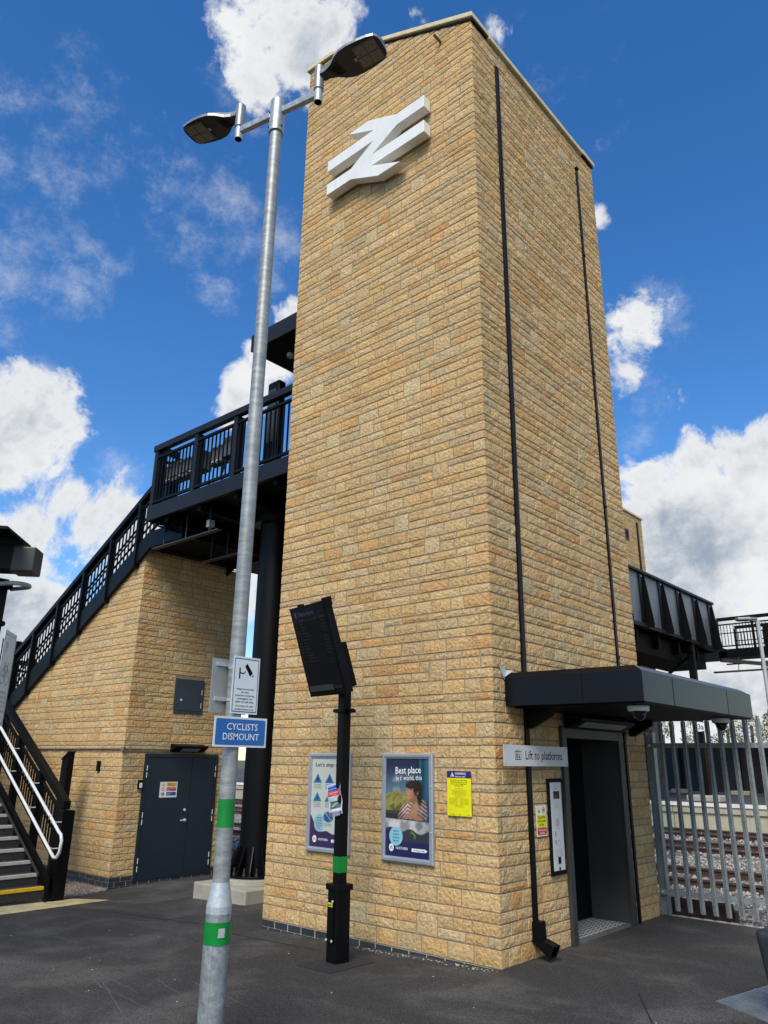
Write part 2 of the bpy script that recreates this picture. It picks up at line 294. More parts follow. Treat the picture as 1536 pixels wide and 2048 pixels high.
# ------------------------------------------------------------------ helpers
def setp(o, label=None, cat=None, group=None, kind=None):
    if label: o['label'] = label
    if cat: o['category'] = cat
    if group: o['group'] = group
    if kind: o['kind'] = kind
    return o
def thing(name, loc, label, cat, group=None):
    o = bpy.data.objects.new(name, None); COL.objects.link(o); o.location = loc; o.empty_display_size = 0.1
    return setp(o, label, cat, group)
def wloc(o):
    v = Vector((0, 0, 0))
    while o is not None: v += Vector(o.location); o = o.parent
    return v
class MB:
    def __init__(s): s.v = []; s.f = []; s.mi = []; s.col = []; s.usecol = False
    def face(s, pts, mi=0, col=None):
        b = len(s.v); s.v += [tuple(p) for p in pts]; s.f.append(tuple(range(b, b+len(pts)))); s.mi.append(mi); s.col.append(col)
        if col is not None: s.usecol = True
    def hexa(s, p, mi=0, col=None):   # p: 8 points, bottom 4 ccw then top 4
        b = len(s.v); s.v += [tuple(q) for q in p]
        for q in ((3, 2, 1, 0), (4, 5, 6, 7), (0, 1, 5, 4), (1, 2, 6, 5), (2, 3, 7, 6), (3, 0, 4, 7)):
            s.f.append(tuple(b+i for i in q)); s.mi.append(mi); s.col.append(col)
        if col is not None: s.usecol = True
        return s
    def box(s, x0, x1, y0, y1, z0, z1, mi=0, col=None):
        return s.hexa([(x0, y0, z0), (x1, y0, z0), (x1, y1, z0), (x0, y1, z0), (x0, y0, z1), (x1, y0, z1), (x1, y1, z1), (x0, y1, z1)], mi, col)
    def fbox(s, F, u0, u1, v0, v1, n0, n1, mi=0, col=None):   # box in a frame
        O, U, V, Nn = F
        P = lambda u, v, n: O+U*u+V*v+Nn*n
        return s.hexa([P(u0, v0, n0), P(u1, v0, n0), P(u1, v0, n1), P(u0, v0, n1), P(u0, v1, n0), P(u1, v1, n0), P(u1, v1, n1), P(u0, v1, n1)], mi, col)
    def bar(s, a, b, w, h, mi=0):     # swept rectangle, w horizontal across, h vertical (centred)
        a = Vector(a); b = Vector(b); d = (b-a); dh = Vector((d.x, d.y, 0))
        if dh.length < 1e-5: dh = Vector((1, 0, 0))
        dh.normalize(); n = Vector((-dh.y, dh.x, 0))*w/2; z = Vector((0, 0, h/2))
        return s.hexa([a-n-z, b-n-z, b+n-z, a+n-z, a-n+z, b-n+z, b+n+z, a+n+z], mi)
    def cyl(s, a, b, r0, r1=None, n=16, mi=0, caps=True):
        a = Vector(a); b = Vector(b); r1 = r0 if r1 is None else r1
        d = (b-a).normalized(); x = d.orthogonal().normalized(); y = d.cross(x)
        k = len(s.v)
        for p, r in ((a, r0), (b, r1)):
            for i in range(n):
                t = 2*math.pi*i/n; s.v.append(tuple(p+(x*math.cos(t)+y*math.sin(t))*r))
        for i in range(n):
            j = (i+1) % n; s.f.append((k+i, k+j, k+n+j, k+n+i)); s.mi.append(mi); s.col.append(None)
        if caps:
            s.f.append(tuple(k+n-1-i for i in range(n))); s.mi.append(mi); s.col.append(None)
            s.f.append(tuple(k+n+i for i in range(n))); s.mi.append(mi); s.col.append(None)
        return s
    def tube(s, pts, r, n=10, mi=0):
        pts = [Vector(p) for p in pts]; k = len(s.v); ref = None
        for i, p in enumerate(pts):
            d = (pts[min(i+1, len(pts)-1)]-pts[max(i-1, 0)]).normalized()
            if ref is None: ref = d.orthogonal().normalized()
            x = (ref-d*ref.dot(d)).normalized(); ref = x; y = d.cross(x)
            for j in range(n):
                t = 2*math.pi*j/n; s.v.append(tuple(p+(x*math.cos(t)+y*math.sin(t))*r))
        for i in range(len(pts)-1):
            for j in range(n):
                q = (j+1) % n
                s.f.append((k+i*n+j, k+i*n+q, k+(i+1)*n+q, k+(i+1)*n+j)); s.mi.append(mi); s.col.append(None)
        s.f.append(tuple(k+n-1-j for j in range(n))); s.mi.append(mi); s.col.append(None)
        e = k+(len(pts)-1)*n; s.f.append(tuple(e+j for j in range(n))); s.mi.append(mi); s.col.append(None)
        return s
    def prism(s, pts, off, mi=0):     # polygon swept by a vector
        pts = [Vector(p) for p in pts]; off = Vector(off); k = len(s.v); n = len(pts)
        s.v += [tuple(p) for p in pts]+[tuple(p+off) for p in pts]
        s.f.append(tuple(range(k, k+n))); s.f.append(tuple(k+2*n-1-i for i in range(n)))
        for i in range(n):
            j = (i+1) % n; s.f.append((k+i, k+n+i, k+n+j, k+j))
        s.mi += [mi]*(n+2); s.col += [None]*(n+2)
        return s
    def each(s, name, *a, **kw):      # every loose piece becomes an object of its own
        par = list(range(len(s.v)))
        def fd(i):
            while par[i] != i: par[i] = par[par[i]]; i = par[i]
            return i
        for f in s.f:
            for q in f[1:]: par[fd(q)] = fd(f[0])
        gr = {}
        for k, f in enumerate(s.f): gr.setdefault(fd(f[0]), []).append(k)
        o = None
        for ks in gr.values():
            m = MB(); mp = {}
            for k in ks:
                ids = []
                for q in s.f[k]:
                    if q not in mp: mp[q] = len(m.v); m.v.append(s.v[q])
                    ids.append(mp[q])
                m.f.append(tuple(ids)); m.mi.append(s.mi[k]); m.col.append(s.col[k])
            m.usecol = s.usecol; o = m.build(name, *a, **kw)
        return o
    def build(s, name, mats, parent=None, smooth=False, bevel=0.0, label=None, seg=2):
        me = bpy.data.meshes.new(name); o = bpy.data.objects.new(name, me); COL.objects.link(o)
        off = Vector((0, 0, 0))
        if parent is not None: o.parent = parent; off = wloc(parent)
        me.from_pydata([(v[0]-off.x, v[1]-off.y, v[2]-off.z) for v in s.v], [], s.f)
        if not isinstance(mats, (list, tuple)): mats = [mats]
        for m in mats: me.materials.append(m)
        me.polygons.foreach_set('material_index', s.mi)
        if s.usecol:
            ca = me.color_attributes.new('Col', 'FLOAT_COLOR', 'CORNER')
            arr = np.ones((len(me.loops), 4), dtype=np.float32); i = 0
            for f, c in zip(s.f, s.col):
                n = len(f)
                if c is not None: arr[i:i+n, :3] = c
                i += n
            ca.data.foreach_set('color', arr.ravel())
        me.validate(); me.update()
        import bmesh
        bm = bmesh.new(); bm.from_mesh(me); 
        if not s.usecol: bmesh.ops.recalc_face_normals(bm, faces=bm.faces)
        bm.to_mesh(me); bm.free()
        if smooth:
            me.polygons.foreach_set('use_smooth', [True]*len(me.polygons))
            try: me.set_sharp_from_angle(angle=math.radians(38))
            except Exception: pass
        if bevel > 0:
            bv = o.modifiers.new('bevel', 'BEVEL'); bv.width = bevel; bv.segments = seg; bv.limit_method = 'ANGLE'; bv.angle_limit = math.radians(40)
        if label: o['label'] = label
        return o
def frame(O, U, V=(0, 0, 1)):
    U = Vector(U).normalized(); V = Vector(V).normalized(); return (Vector(O), U, V, U.cross(V))
_tc = {}
def text2d(s, bold=0.0):
    key = (s, bold)
    if key in _tc: return _tc[key]
    c = bpy.data.curves.new('tmp', 'FONT'); c.body = s; c.size = 1.0; c.offset = 0.004 if bold < 0.01 else 0.011; c.resolution_u = 2
    o = bpy.data.objects.new('tmp', c); COL.objects.link(o)
    dg = bpy.context.evaluated_depsgraph_get(); dg.update()
    me = o.evaluated_get(dg).to_mesh()
    v = [(p.co.x, p.co.y) for p in me.vertices]; f = [tuple(p.vertices) for p in me.polygons]
    o.evaluated_get(dg).to_mesh_clear(); bpy.data.objects.remove(o); bpy.data.curves.remove(c)
    w = (max(p[0] for p in v)) if v else 0
    _tc[key] = (v, f, w); return _tc[key]
def text(mb, s, F, u, v, size, width=None, squeeze=1.0, align='C', mi=0, n=0.0, bold=0.0, slant=0.0, rot=0.0):
    V_, Fc, w = text2d(s, bold)
    if width: squeeze = width/(w*size)
    tw = w*size*squeeze
    u0 = u-tw/2 if align == 'C' else (u if align == 'L' else u-tw)
    O, U, V, Nn = F; k = len(mb.v); cr, sr = math.cos(rot), math.sin(rot)
    for x, y in V_:
        a = u0+x*size*squeeze+y*size*slant-u; b = y*size
        a, b = a*cr-b*sr+u, a*sr+b*cr+v
        mb.v.append(tuple(O+U*a+V*b+Nn*n))
    for f in Fc: mb.f.append(tuple(k+i for i in f)); mb.mi.append(mi); mb.col.append(None)
def sheet(F, w, h, nx, ny, fn, name, m, parent, n=0.0, warp=None):
    """printed sheet: grid of cells coloured by fn(X,Y) with X,Y in 0..1 (Y up)"""
    O, U, V, Nn = F
    X, Y = np.meshgrid((np.arange(nx)+0.5)/nx, (np.arange(ny)+0.5)/ny)
    C = np.clip(fn(X, Y), 0, 1)
    gx, gy = np.meshgrid(np.linspace(0, 1, nx+1), np.linspace(0, 1, ny+1))
    off = wloc(parent)
    P = np.array(O-off)[None, None]+gx[..., None]*w*np.array(U)+gy[..., None]*h*np.array(V)
    d = np.full(gx.shape, n) if warp is None else n+warp(gx, gy)
    P = P+d[..., None]*np.array(Nn)
    idx = np.arange((nx+1)*(ny+1)).reshape(ny+1, nx+1)
    F4 = np.stack([idx[:-1, :-1], idx[:-1, 1:], idx[1:, 1:], idx[1:, :-1]], -1).reshape(-1, 4)
    me = bpy.data.meshes.new(name); me.from_pydata(P.reshape(-1, 3).tolist(), [], F4.tolist())
    ca = me.color_attributes.new('Col', 'FLOAT_COLOR', 'CORNER')
    c4 = np.ones((nx*ny, 4, 4), dtype=np.float32); c4[..., :3] = C.reshape(-1, 3)[:, None, :]
    ca.data.foreach_set('color', c4.ravel())
    me.materials.append(m); o = bpy.data.objects.new(name, me); COL.objects.link(o); o.parent = parent
    return o
X3 = Vector((1, 0, 0)); Y3 = Vector((0, 1, 0)); Z3 = Vector((0, 0, 1))

# ------------------------------------------------------------------ stonework
def stone_col(rng, jumper=False, tone=1.0):
    r = rng.random()
    if jumper: c = (0.565, 0.43, 0.24) if r < 0.6 else (0.59, 0.41, 0.21)
    elif r < 0.50: c = (0.605, 0.415, 0.20)
    elif r < 0.75: c = (0.615, 0.395, 0.172)
    elif r < 0.83: c = (0.595, 0.345, 0.142)
    elif r < 0.93: c = (0.565, 0.42, 0.225)
    else: c = (0.58, 0.40, 0.215)
    k = rng.uniform(0.87, 1.05)*tone
    return tuple(x*k for x in c)
ROWS0 = [0.158, 0.095, 0.111, 0.098, 0.158, 0.076]
REP = [0.145, 0.100, 0.120, 0.077]
def stonework(mb, F, Wd, z0, z1, ztop=None, zbot=None, holes=(), seed=1, fine=2, rows0=None, corner_l=0.0, corner_r=0.0, tone=1.0):
    """F origin at u=0, z=0.  individual pitched-face stones with 9 mm joints"""
    rng = random.Random(seed); O, U, V, Nn = F; J = 0.0052
    ztop = ztop or (lambda u: z1)
    rows = []; z = z0; k = 0; seq = list(ROWS0 if rows0 is None else rows0)
    while z < z1:
        h = seq[k] if k < len(seq) else REP[(k-len(seq)) % 4]
        rows.append((z, min(z+h, z1))); z += h; k += 1
    occ = [[] for _ in rows]; jump = []
    for i in range(1, len(rows)-1):
        kk = i-len(seq)
        if kk >= 0 and kk % 4 not in (1, 2): continue
        for _ in range(rng.choice((0, 1, 1, 2)) if Wd < 5 else rng.choice((1, 2, 3))):
            w = rng.uniform(0.2, 0.27); u = rng.uniform(0.35, max(0.4, Wd-0.65))
            if any(a < u+w+0.2 and u-0.2 < b for r in (i-1, i, i+1) for a, b in occ[r]): continue
            zz0, zz1 = rows[i][0], rows[i+1][1]
            if any(hu0 < u+w and u < hu1 and hz0 < zz1 and zz0 < hz1 for hu0, hu1, hz0, hz1 in holes): continue
            occ[i].append((u, u+w)); occ[i+1].append((u, u+w)); jump.append((u, u+w, zz0, zz1))
    def one(u0, u1, a, b, col, smoothface=False):
        a += J; b -= J; u0 += J; u1 -= J
        if u1-u0 < 0.02 or b-a < 0.02: return
        um = (u0+u1)/2
        if min(ztop(u0), ztop(u1)) < a+0.004 and max(ztop(u0), ztop(u1)) < a+0.012: return
        nx = max(2, min(5, int((u1-u0)/0.07)+1)) if fine > 1 else (2 if fine else 1)
        ny = (3 if b-a > 0.12 else 2) if fine > 1 else (2 if fine else 1)
        amp = 0.0008 if smoothface else 0.0026
        dep = 0.0075+rng.uniform(-0.0015, 0.002); e = 0.0045
        base = len(mb.v); g = []
        for j in range(ny+1):
            for i in range(nx+1):
                uu = u0+(u1-u0)*i/nx; zz = a+(b-a)*j/ny
                border = i in (0, nx) or j in (0, ny)
                if border:
                    uu += e if i == 0 else (-e if i == nx else 0); zz += e if j == 0 else (-e if j == ny else 0)
                    uu += rng.uniform(-0.002, 0.002); zz += rng.uniform(-0.002, 0.002)
                    n = dep-0.002+rng.uniform(-amp, amp)*0.6
                else:
                    uu += rng.uniform(-.01, .01); n = dep+0.0025+rng.uniform(-amp, amp)
                zz = min(zz, max(a, ztop(min(max(uu, 0), Wd))))
                mb.v.append(tuple(O+U*uu+V*zz+Nn*n))
        def q(ids): mb.f.append(ids); mb.mi.append(0); mb.col.append(col)
        for j in range(ny):
            for i in range(nx):
                p = base+j*(nx+1)+i; q((p, p+1, p+nx+2, p+nx+1))
        ring = [i for i in range(nx+1)]+[j*(nx+1)+nx for j in range(1, ny+1)]+[ny*(nx+1)+i for i in range(nx-1, -1, -1)]+[j*(nx+1) for j in range(ny-1, 0, -1)]
        rb = len(mb.v)
        for r in ring:
            j, i = divmod(r, nx+1)
            uu = u0+(u1-u0)*i/nx; zz = a+(b-a)*j/ny
            zz = min(zz, max(a, ztop(min(max(uu, 0), Wd))))
            mb.v.append(tuple(O+U*uu+V*zz+Nn*(-0.004)))
        m = len(ring)
        for t in range(m):
            t2 = (t+1) % m; q((rb+t, rb+t2, base+ring[t2], base+ring[t]))
    for ri, (a, b) in enumerate(rows):
        if a > max(ztop(0), ztop(Wd), ztop(Wd*0.1)): continue
        blk = sorted(occ[ri]+[(h[0], h[1]) for h in holes if h[2] < (a+b)/2 < h[3]])
        u = -corner_l; free = []
        for (p, q_) in blk:
            if p > u: free.append((u, p))
            u = max(u, q_)
        if u < Wd+corner_r: free.append((u, Wd+corner_r))
        rowtone = rng.uniform(0.96, 1.04)*(0.95 if (b-a) < 0.09 else 1)
        for (p, q_) in free:
            u = p; first = True
            while u < q_-1e-6:
                L_ = rng.uniform(0.17, 0.36) if b-a > 0.13 else rng.uniform(0.22, 0.42)
                if first and ri % 2 == 0: L_ *= 0.55
                if q_-(u+L_) < 0.13: L_ = q_-u
                first = False
                one(u, min(u+L_, q_), a, b, tuple(c*rowtone for c in stone_col(rng, tone=tone))); u += L_
    for (u0, u1, a, b) in jump: one(u0, u1, a, b, stone_col(rng, True, tone), True)
    mb.usecol = True
def brick_plinth(mb, F, Wd, ztopv, zbot, seed=3):
    rng = random.Random(seed); O, U, V, Nn = F; z = ztopv-0.075; r = 0
    while z > zbot-0.08:
        u = -0.11 if r % 2 else 0
        while u < Wd:
            a, b = max(u, 0)+0.005, min(u+0.215, Wd+0.0)-0.005
            if b-a > 0.02:
                k = rng.uniform(0.7, 1.3); mb.fbox(F, a, b, z+0.005, z+0.070, -0.004, 0.006+rng.uniform(0, 0.002), 0, (0.028*k, 0.031*k, 0.036*k))
            u += 0.225
        z -= 0.075; r += 1

# ================================================================== GROUND
def gz(x, y):
    v = -0.033*max(0.0, -x) if x > -8.5 else -0.2805
    if x < -6: v += (0.025*(min(y, 3.3)-3.3) if y > 0.9 else -0.06)*min(1.0, (-6-x)/1.5)
    if y < 0.9 and x < -6: v = max(v, -0.34)
    return v
def ground():
    mb = MB(); xs = [-60, -30, -18]+[-15+0.5*i for i in range(43)]+[9, 14, 22, 40, 70]; ys = [-70, -40, -20, -12]+[-9+0.5*i for i in range(26)]+[3.78]
    xs = sorted(set(xs)); ys = sorted(set(y for y in ys if y <= 3.78))
    idx = {}
    for i, x in enumerate(xs):
        for j, y in enumerate(ys): idx[i, j] = len(mb.v); mb.v.append((x, y, gz(x, y)))
    for i in range(len(xs)-1):
        for j in range(len(ys)-1):
            mb.f.append((idx[i, j], idx[i+1, j], idx[i+1, j+1], idx[i, j+1])); mb.mi.append(0); mb.col.append(None)
    # edge face down to the railway
    for i in range(len(xs)-1):
        x0, x1 = xs[i], xs[i+1]; mb.face([(x0, 3.78, gz(x0, 3.78)), (x1, 3.78, gz(x1, 3.78)), (x1, 3.78, -0.6), (x0, 3.78, -0.6)])
    setp(mb.build('forecourt', asphalt), kind='structure')
    # pale concrete edging strip between forecourt and railway
    mb = MB(); mb.box(0.1, 30, 3.72, 3.785, -0.3, 0.008); setp(mb.build('kerb', concrete, bevel=0.004), kind='structure')
    t = MB(); t.face([(-3000, -3000, -0.62), (3000, -3000, -0.62), (3000, 3000, -0.62), (-3000, 3000, -0.62)])
    setp(t.build('terrain', terrain_m), kind='structure')
    # ballast bed
    rng = np.random.RandomState(4)
    xs = np.concatenate([np.arange(-60, -14, 1.0), np.arange(-14, 6, 0.16), np.arange(6, 50, 1.0)]); ys = np.arange(3.785, 18.6, 0.16)
    mb = MB(); H = rng.uniform(-0.03, 0.03, (len(xs), len(ys)))
    for i, x in enumerate(xs):
        for j, y in enumerate(ys):
            prof = -0.14
            for yc in (7.9, 13.0, 16.9): prof += 0.06*math.exp(-((abs(y-yc)-1.55)/0.45)**2)
            mb.v.append((x, y, prof+H[i, j]))
    m = len(ys)
    for i in range(len(xs)-1):
        for j in range(m-1):
            k = i*m+j; mb.f.append((k, k+m, k+m+1, k+1)); mb.mi.append(0); mb.col.append(None)
    setp(mb.build('ballast', ballast_m), kind='structure')
    # loose ballast stones
    mb = MB(); r2 = random.Random(9)
    for _ in range(9000):
        y = 3.9+14.4*r2.random()**1.2; x = r2.uniform(-10, 3.5)-(y-3.9)*0.30
        s = r2.uniform(0.02, 0.042); z = -0.12+r2.uniform(0, 0.03)
        for yc in (7.9, 13.0, 16.9): z += 0.06*math.exp(-((abs(y-yc)-1.55)/0.45)**2)
        if any(abs(abs(y-yc)-0.72) < 0.14 for yc in (7.9, 13.0, 16.9)): continue
        k = len(mb.v)
        P = [(1, 0, 0), (-1, 0, 0), (0, 1, 0), (0, -1, 0), (0, 0, 1), (0, 0, -1)]
        rot = Matrix.Rotation(r2.uniform(0, 6), 3, Vector((r2.random(), r2.random(), r2.random()+.1)))
        for p in P:
            q = rot @ Vector(p)*s*r2.uniform(0.7, 1.2); mb.v.append((x+q.x, y+q.y, z+q.z))
        c = r2.uniform(0.14, 0.50); col = (c, c*0.95, c*0.88)
        for f in ((0, 2, 4), (2, 1, 4), (1, 3, 4), (3, 0, 4), (2, 0, 5), (1, 2, 5), (3, 1, 5), (0, 3, 5)):
            mb.f.append(tuple(k+i for i in f)); mb.mi.append(0); mb.col.append(col)
    mb.usecol = True
    setp(mb.build('ballast_stones', leafm), 'loose grey ballast stones between the rails', 'ballast', kind='stuff')
    # gravel strip beside the stair foot
    mb = MB(); r3 = random.Random(5)
    poly = [(-8.40, 0.88), (-8.12, -0.02), (-16, -0.02), (-16, 0.95), (-8.5, 0.95)]
    mb.face([(x, y, gz(x, y)+0.02) for x, y in poly]); mb.face([(poly[0][0], poly[0][1], gz(*poly[0])+0.02), (poly[0][0], poly[0][1], -0.6), (poly[1][0], poly[1][1], -0.6), (poly[1][0], poly[1][1], gz(*poly[1])+0.02)])
    setp(mb.build('gravel', gravel_m), 'brown gravel strip between the stair foot and the brick block', 'gravel', kind='stuff')
    # blister-free buff paving at the stair foot
    mb = MB(); pts = [(-8.95, -2.6), (-7.30, -2.6), (-7.26, -1.3), (-7.42, 0.30), (-7.95, -0.10), (-7.95, -2.6)]
    pts = [(-9.0, -2.9), (-7.20, -2.9), (-7.30, 0.32), (-7.98, 0.05), (-7.98, -0.25), (-9.0, -0.25)]
    mb.face([(x, y, gz(x, y)+0.006) for x, y in pts])
    setp(mb.build('paving', paving_m), kind='structure')
    # chalky scratches on the asphalt
    mb = MB(); rs = random.Random(3)
    def px(x, y): return Vector((x, y, gz(x, y)+0.003))
    lines = [((-6.5, -3.9), (-4.6, -3.0)), ((-4.6, -3.0), (-2.9, -2.35)), ((-2.9, -2.35), (-1.9, -2.5)), ((-2.5, -2.5), (-1.5, -2.9)), ((-2.6, -2.55), (-1.1, -2.75)), ((-2.2, -2.15), (-0.9, -2.5)), ((-2.9, -2.4), (-2.3, -2.62)), ((-1.9, -2.0), (-0.8, -2.2)), ((-3.6, -0.3), (-3.75, -0.55)), ((-3.45, -.05), (-3.6, -0.3))]
    for a, b in lines:
        a = Vector((*a, 0)); b = Vector((*b, 0)); n = (b-a).normalized(); n = Vector((-n.y, n.x, 0)); m = 10
        P = [a.lerp(b, i/m)+n*rs.uniform(-.008, .008) for i in range(m+1)]
        for i in range(m):
            w0, w1 = rs.uniform(.0015, .006), rs.uniform(.0015, .006)
            mb.face([px(*(P[i]-n*w0).xy), px(*(P[i+1]-n*w1).xy), px(*(P[i+1]+n*w1).xy), px(*(P[i]+n*w0).xy)])
    seam = MB()
    for a, b in (((-3.6, -.2), (-6.9, -.55)), ((-3.34, -.42), (-1.9, -.42)), ((1.2, .2), (3.2, -3.2)), ((-6.9, -.55), (-12, -3.0))):
        a = Vector((*a, 0)); b = Vector((*b, 0)); n = (b-a).normalized(); n = Vector((-n.y, n.x, 0))*.006; m = 14
        for i in range(m):
            p, q = a.lerp(b, i/m), a.lerp(b, (i+1)/m); seam.face([px(*(p-n).xy), px(*(q-n).xy), px(*(q+n).xy), px(*(p+n).xy)])
    setp(seam.build('tarmac_seams', mat('seam_tar', (0.012, 0.012, 0.012), 0.7)), kind='structure')
    setp(mb.build('scuff_marks', mat('chalk_scuff', (0.105, 0.102, 0.096), 0.9)), kind='structure')
    # mortar crumbs by the tower foot
    mb = MB()
    for _ in range(110):
        u = rs.random(); x = -1.7+1.7*u+rs.uniform(-.1, .1); y = -0.05-abs(rs.gauss(0, 0.05)); s = rs.uniform(0.002, 0.006)
        z = gz(x, y); mb.box(x-s, x+s, y-s, y+s, z, z+s)
    for _ in range(60):
        x = rs.uniform(-6, 2.5); y = rs.uniform(-4, -0.3); s = rs.uniform(0.002, 0.005); z = gz(x, y); mb.box(x-s, x+s, y-s, y+s, z, z+s)
    setp(mb.build('mortar_crumbs', mat('crumb', (0.5, 0.45, 0.35), 0.9)), 'pale mortar crumbs scattered on asphalt along the tower foot', 'crumbs', kind='stuff')
ground()

# ================================================================== LIFT TOWER
def lift_tower():
    T = thing('lift_tower', (-1.66, 1.8, 0), 'tall buff stone lift tower with a sloping top, nearest building', 'tower')
    zt = lambda x: (11.62+0.514*(-x)) if x > -2.78 else 13.05+(-2.78-x)*0.12
    core = MB()
    core.prism([(-3.33, 0, 2.17), (0, 0, 2.17), (0, 0, 11.58), (-2.78, 0, 13.0), (-3.33, 0, 13.05)], (0, 3.6, 0))
    core.box(-3.33, -0.62, 0, 3.6, 0, 2.17); core.box(-0.62, 0, 0, 1.33, 0, 2.17); core.box(-0.62, 0, 2.80, 3.6, 0, 2.17)
    core.build('mortar_core', mortar, T)
    mb = MB()
    stonework(mb, (Vector((-3.33, 0, 0)), X3, Z3, -Y3), 3.33, 0, 13.2, ztop=lambda u: zt(u-3.33), seed=11, corner_l=0.012, corner_r=0.013)
    stonework(mb, (Vector((0, 0, 0)), Y3, Z3, X3), 3.6, 0, 11.58, holes=[(1.31, 2.85, 0, 2.13)], seed=12, corner_l=-0.001, corner_r=0.012)
    stonework(mb, (Vector((-3.33, 3.6, 0)), -Y3, Z3, -X3), 3.6, 0, 13.0, seed=13, fine=0)
    stonework(mb, (Vector((0, 3.6, 0)), -X3, Z3, Y3), 3.33, 0, 13.2, ztop=lambda u: zt(-u), seed=14, fine=0)
    mb.build('stone_wall', tower_stone, T)
    # blue brick plinth
    pm = MB(); pm.box(-3.33, -0.001, 0.001, 3.599, -0.35, -0.001); pm.build('plinth_bedding', pale_mortar, T)
    pb = MB(); brick_plinth(pb, (Vector((-3.33, 0, 0)), X3, Z3, -Y3), 3.33, 0, -0.22); brick_plinth(pb, (Vector((-3.33, 3.6, 0)), -Y3, Z3, -X3), 3.6, 0, -0.22, 5)
    pb.build('plinth', blue_brick, T)
    # copings
    for y0, y1 in ((-0.05, 0.38), (3.22, 3.65)):
        c = MB(); P = [(0.05, 11.615), (-2.78, 13.07), (-3.38, 13.14), (-3.38, 13.225), (-2.79, 13.155), (0.05, 11.70)]
        c.prism([(x, y0, z) for x, z in P], (0, y1-y0, 0)); c.build('coping', coping_m, T, bevel=0.008)
        c = MB(); c.prism([(0.03, y0+.03, 11.575), (0.03, y0+.03, 11.598), (-2.77, y0+.03, 13.055), (-2.77, y0+.03, 13.03)], (0, y1-y0-.06, 0)); c.build('damp_course', black_matt, T)
    c = MB(); c.prism([(0.0, 0.382, 11.575), (-2.8, 0.382, 13.0), (-3.3, 0.382, 13.05), (-3.3, 0.382, 13.12), (-2.79, 0.382, 13.07), (0.0, 0.382, 11.64)], (0, 2.836, 0)); c.build('roof', grey_panel, T)
    c = MB(); c.box(-0.03, 0.055, 0.382, 3.218, 11.585, 11.665); c.build('eaves_flashing', coping_m, T, bevel=0.006)
    # weep pipe
    c = MB(); c.cyl((-0.52, 0.05, 11.60), (-0.52, -0.16, 11.60), 0.022, n=14); c.cyl((-0.52, -0.16, 11.60), (-0.52, -0.163, 11.60), 0.017, n=14, mi=1)
    c.build('overflow_pipe', [mat('brown_plastic', (0.16, 0.11, 0.07), 0.5), black_matt], T, smooth=True)
    # downpipes
    c = MB(); c.box(0.010, 0.034, 0.555, 0.630, 0.30, 11.25, 0)
    for z in (2.9, 5.0, 7.1, 9.2): c.box(0.009, 0.036, 0.552, 0.633, z, z+0.04, 0)
    dp = c.build('downpipe', black, T, bevel=0.002)
    sh = MB(); P = lambda x, y, z: Vector((x, y, z))
    sh.hexa([P(.012, .535, .17), P(.10, .535, .17), P(.10, .655, .17), P(.012, .655, .17), P(.012, .535, .33), P(.095, .535, .33), P(.095, .655, .33), P(.012, .655, .33)])
    a = [P(.012, .535, .17), P(.012, .655, .17), P(.012, .655, .03), P(.012, .535, .03)]
    # open-ended shoe kicking outwards
    def ring(x, z, ang, s=.06, h=.06):
        c_, s_ = math.cos(ang), math.sin(ang)
        return [P(x+h*s_*k2, .595+s*k1, z+h*c_*k2) for k1, k2 in ((-1, -1), (1, -1), (1, 1), (-1, 1))]
    r1 = ring(0.055, 0.17, 1.4); r2 = ring(0.22, 0.085, 0.45)
    for i in range(4):
        j = (i+1) % 4; sh.face([r1[i], r1[j], r2[j], r2[i]])
    inn = ring(0.215, 0.088, 0.45, .05, .05)
    for i in range(4):
        j = (i+1) % 4; sh.face([r2[i], r2[j], inn[j], inn[i]])
    deep = ring(0.10, 0.15, 1.0, .045, .045)
    for i in range(4):
        j = (i+1) % 4; sh.face([inn[i], inn[j], deep[j], deep[i]])
    sh.face(deep); sh.build('outlet_shoe', black, dp)
    c = MB(); c.box(0.010, 0.032, 2.937, 2.99, 0.0, 11.1)
    c.box(0.011, 0.05, 2.925, 3.0, 11.1, 11.13)
    for z in (3.1, 5.2, 7.3, 9.4): c.box(0.011, 0.043, 2.932, 2.993, z, z+0.04)
    c.build('downpipe', black, T, bevel=0.002)
    # lift doorway
    D = MB(); D.box(-0.62, -0.56, 1.33, 2.80, 0.03, 2.17); dd = D.build('lift_doorway', charcoal, T)
    D = MB(); D.box(0.0, 0.045, 1.305, 1.40, 0.0, 2.19); D.box(0.0, 0.045, 2.735, 2.85, 0.0, 2.19); D.box(0.0, 0.044, 1.401, 2.734, 2.06, 2.19)
    D.build('door_frame', charcoal, dd, bevel=0.003)
    D = MB(); D.box(-0.56, -0.001, 1.331, 1.385, 0.0, 2.12); D.box(-0.56, -0.001, 2.745, 2.799, 0, 2.12); D.box(-0.56, -0.001, 1.386, 2.744, 2.075, 2.165)
    D.build('door_reveal', mat('reveal_grey', (0.05, 0.05, 0.05), .4, noise=[(2, .85, 1.12, 4)]), dd, bevel=0.003)
    D = MB(); D.box(-0.52, -0.49, 1.387, 2.05, 0.035, 2.07); D.build('sliding_door', black, dd, bevel=0.003)
    D = MB(); D.box(-0.505, -0.475, 2.052, 2.743, 0.035, 2.07); D.build('sliding_door', black, dd, bevel=0.003)
    D = MB(); D.box(-0.56, 0.01, 1.387, 2.743, -0.05, 0.028)
    for i in range(22):
        for j in range(9):
            y = 1.41+i*0.0605; x = -0.54+j*0.06
            if (i+j) % 2: D.box(x-.026, x+.026, y-.010, y+.010, 0.028, 0.0315, 1)
            else: D.box(x-.010, x+.010, y-.026, y+.026, 0.028, 0.0315, 1)
    D.build('chequer_floor', [chequer, chequer_hi], dd)
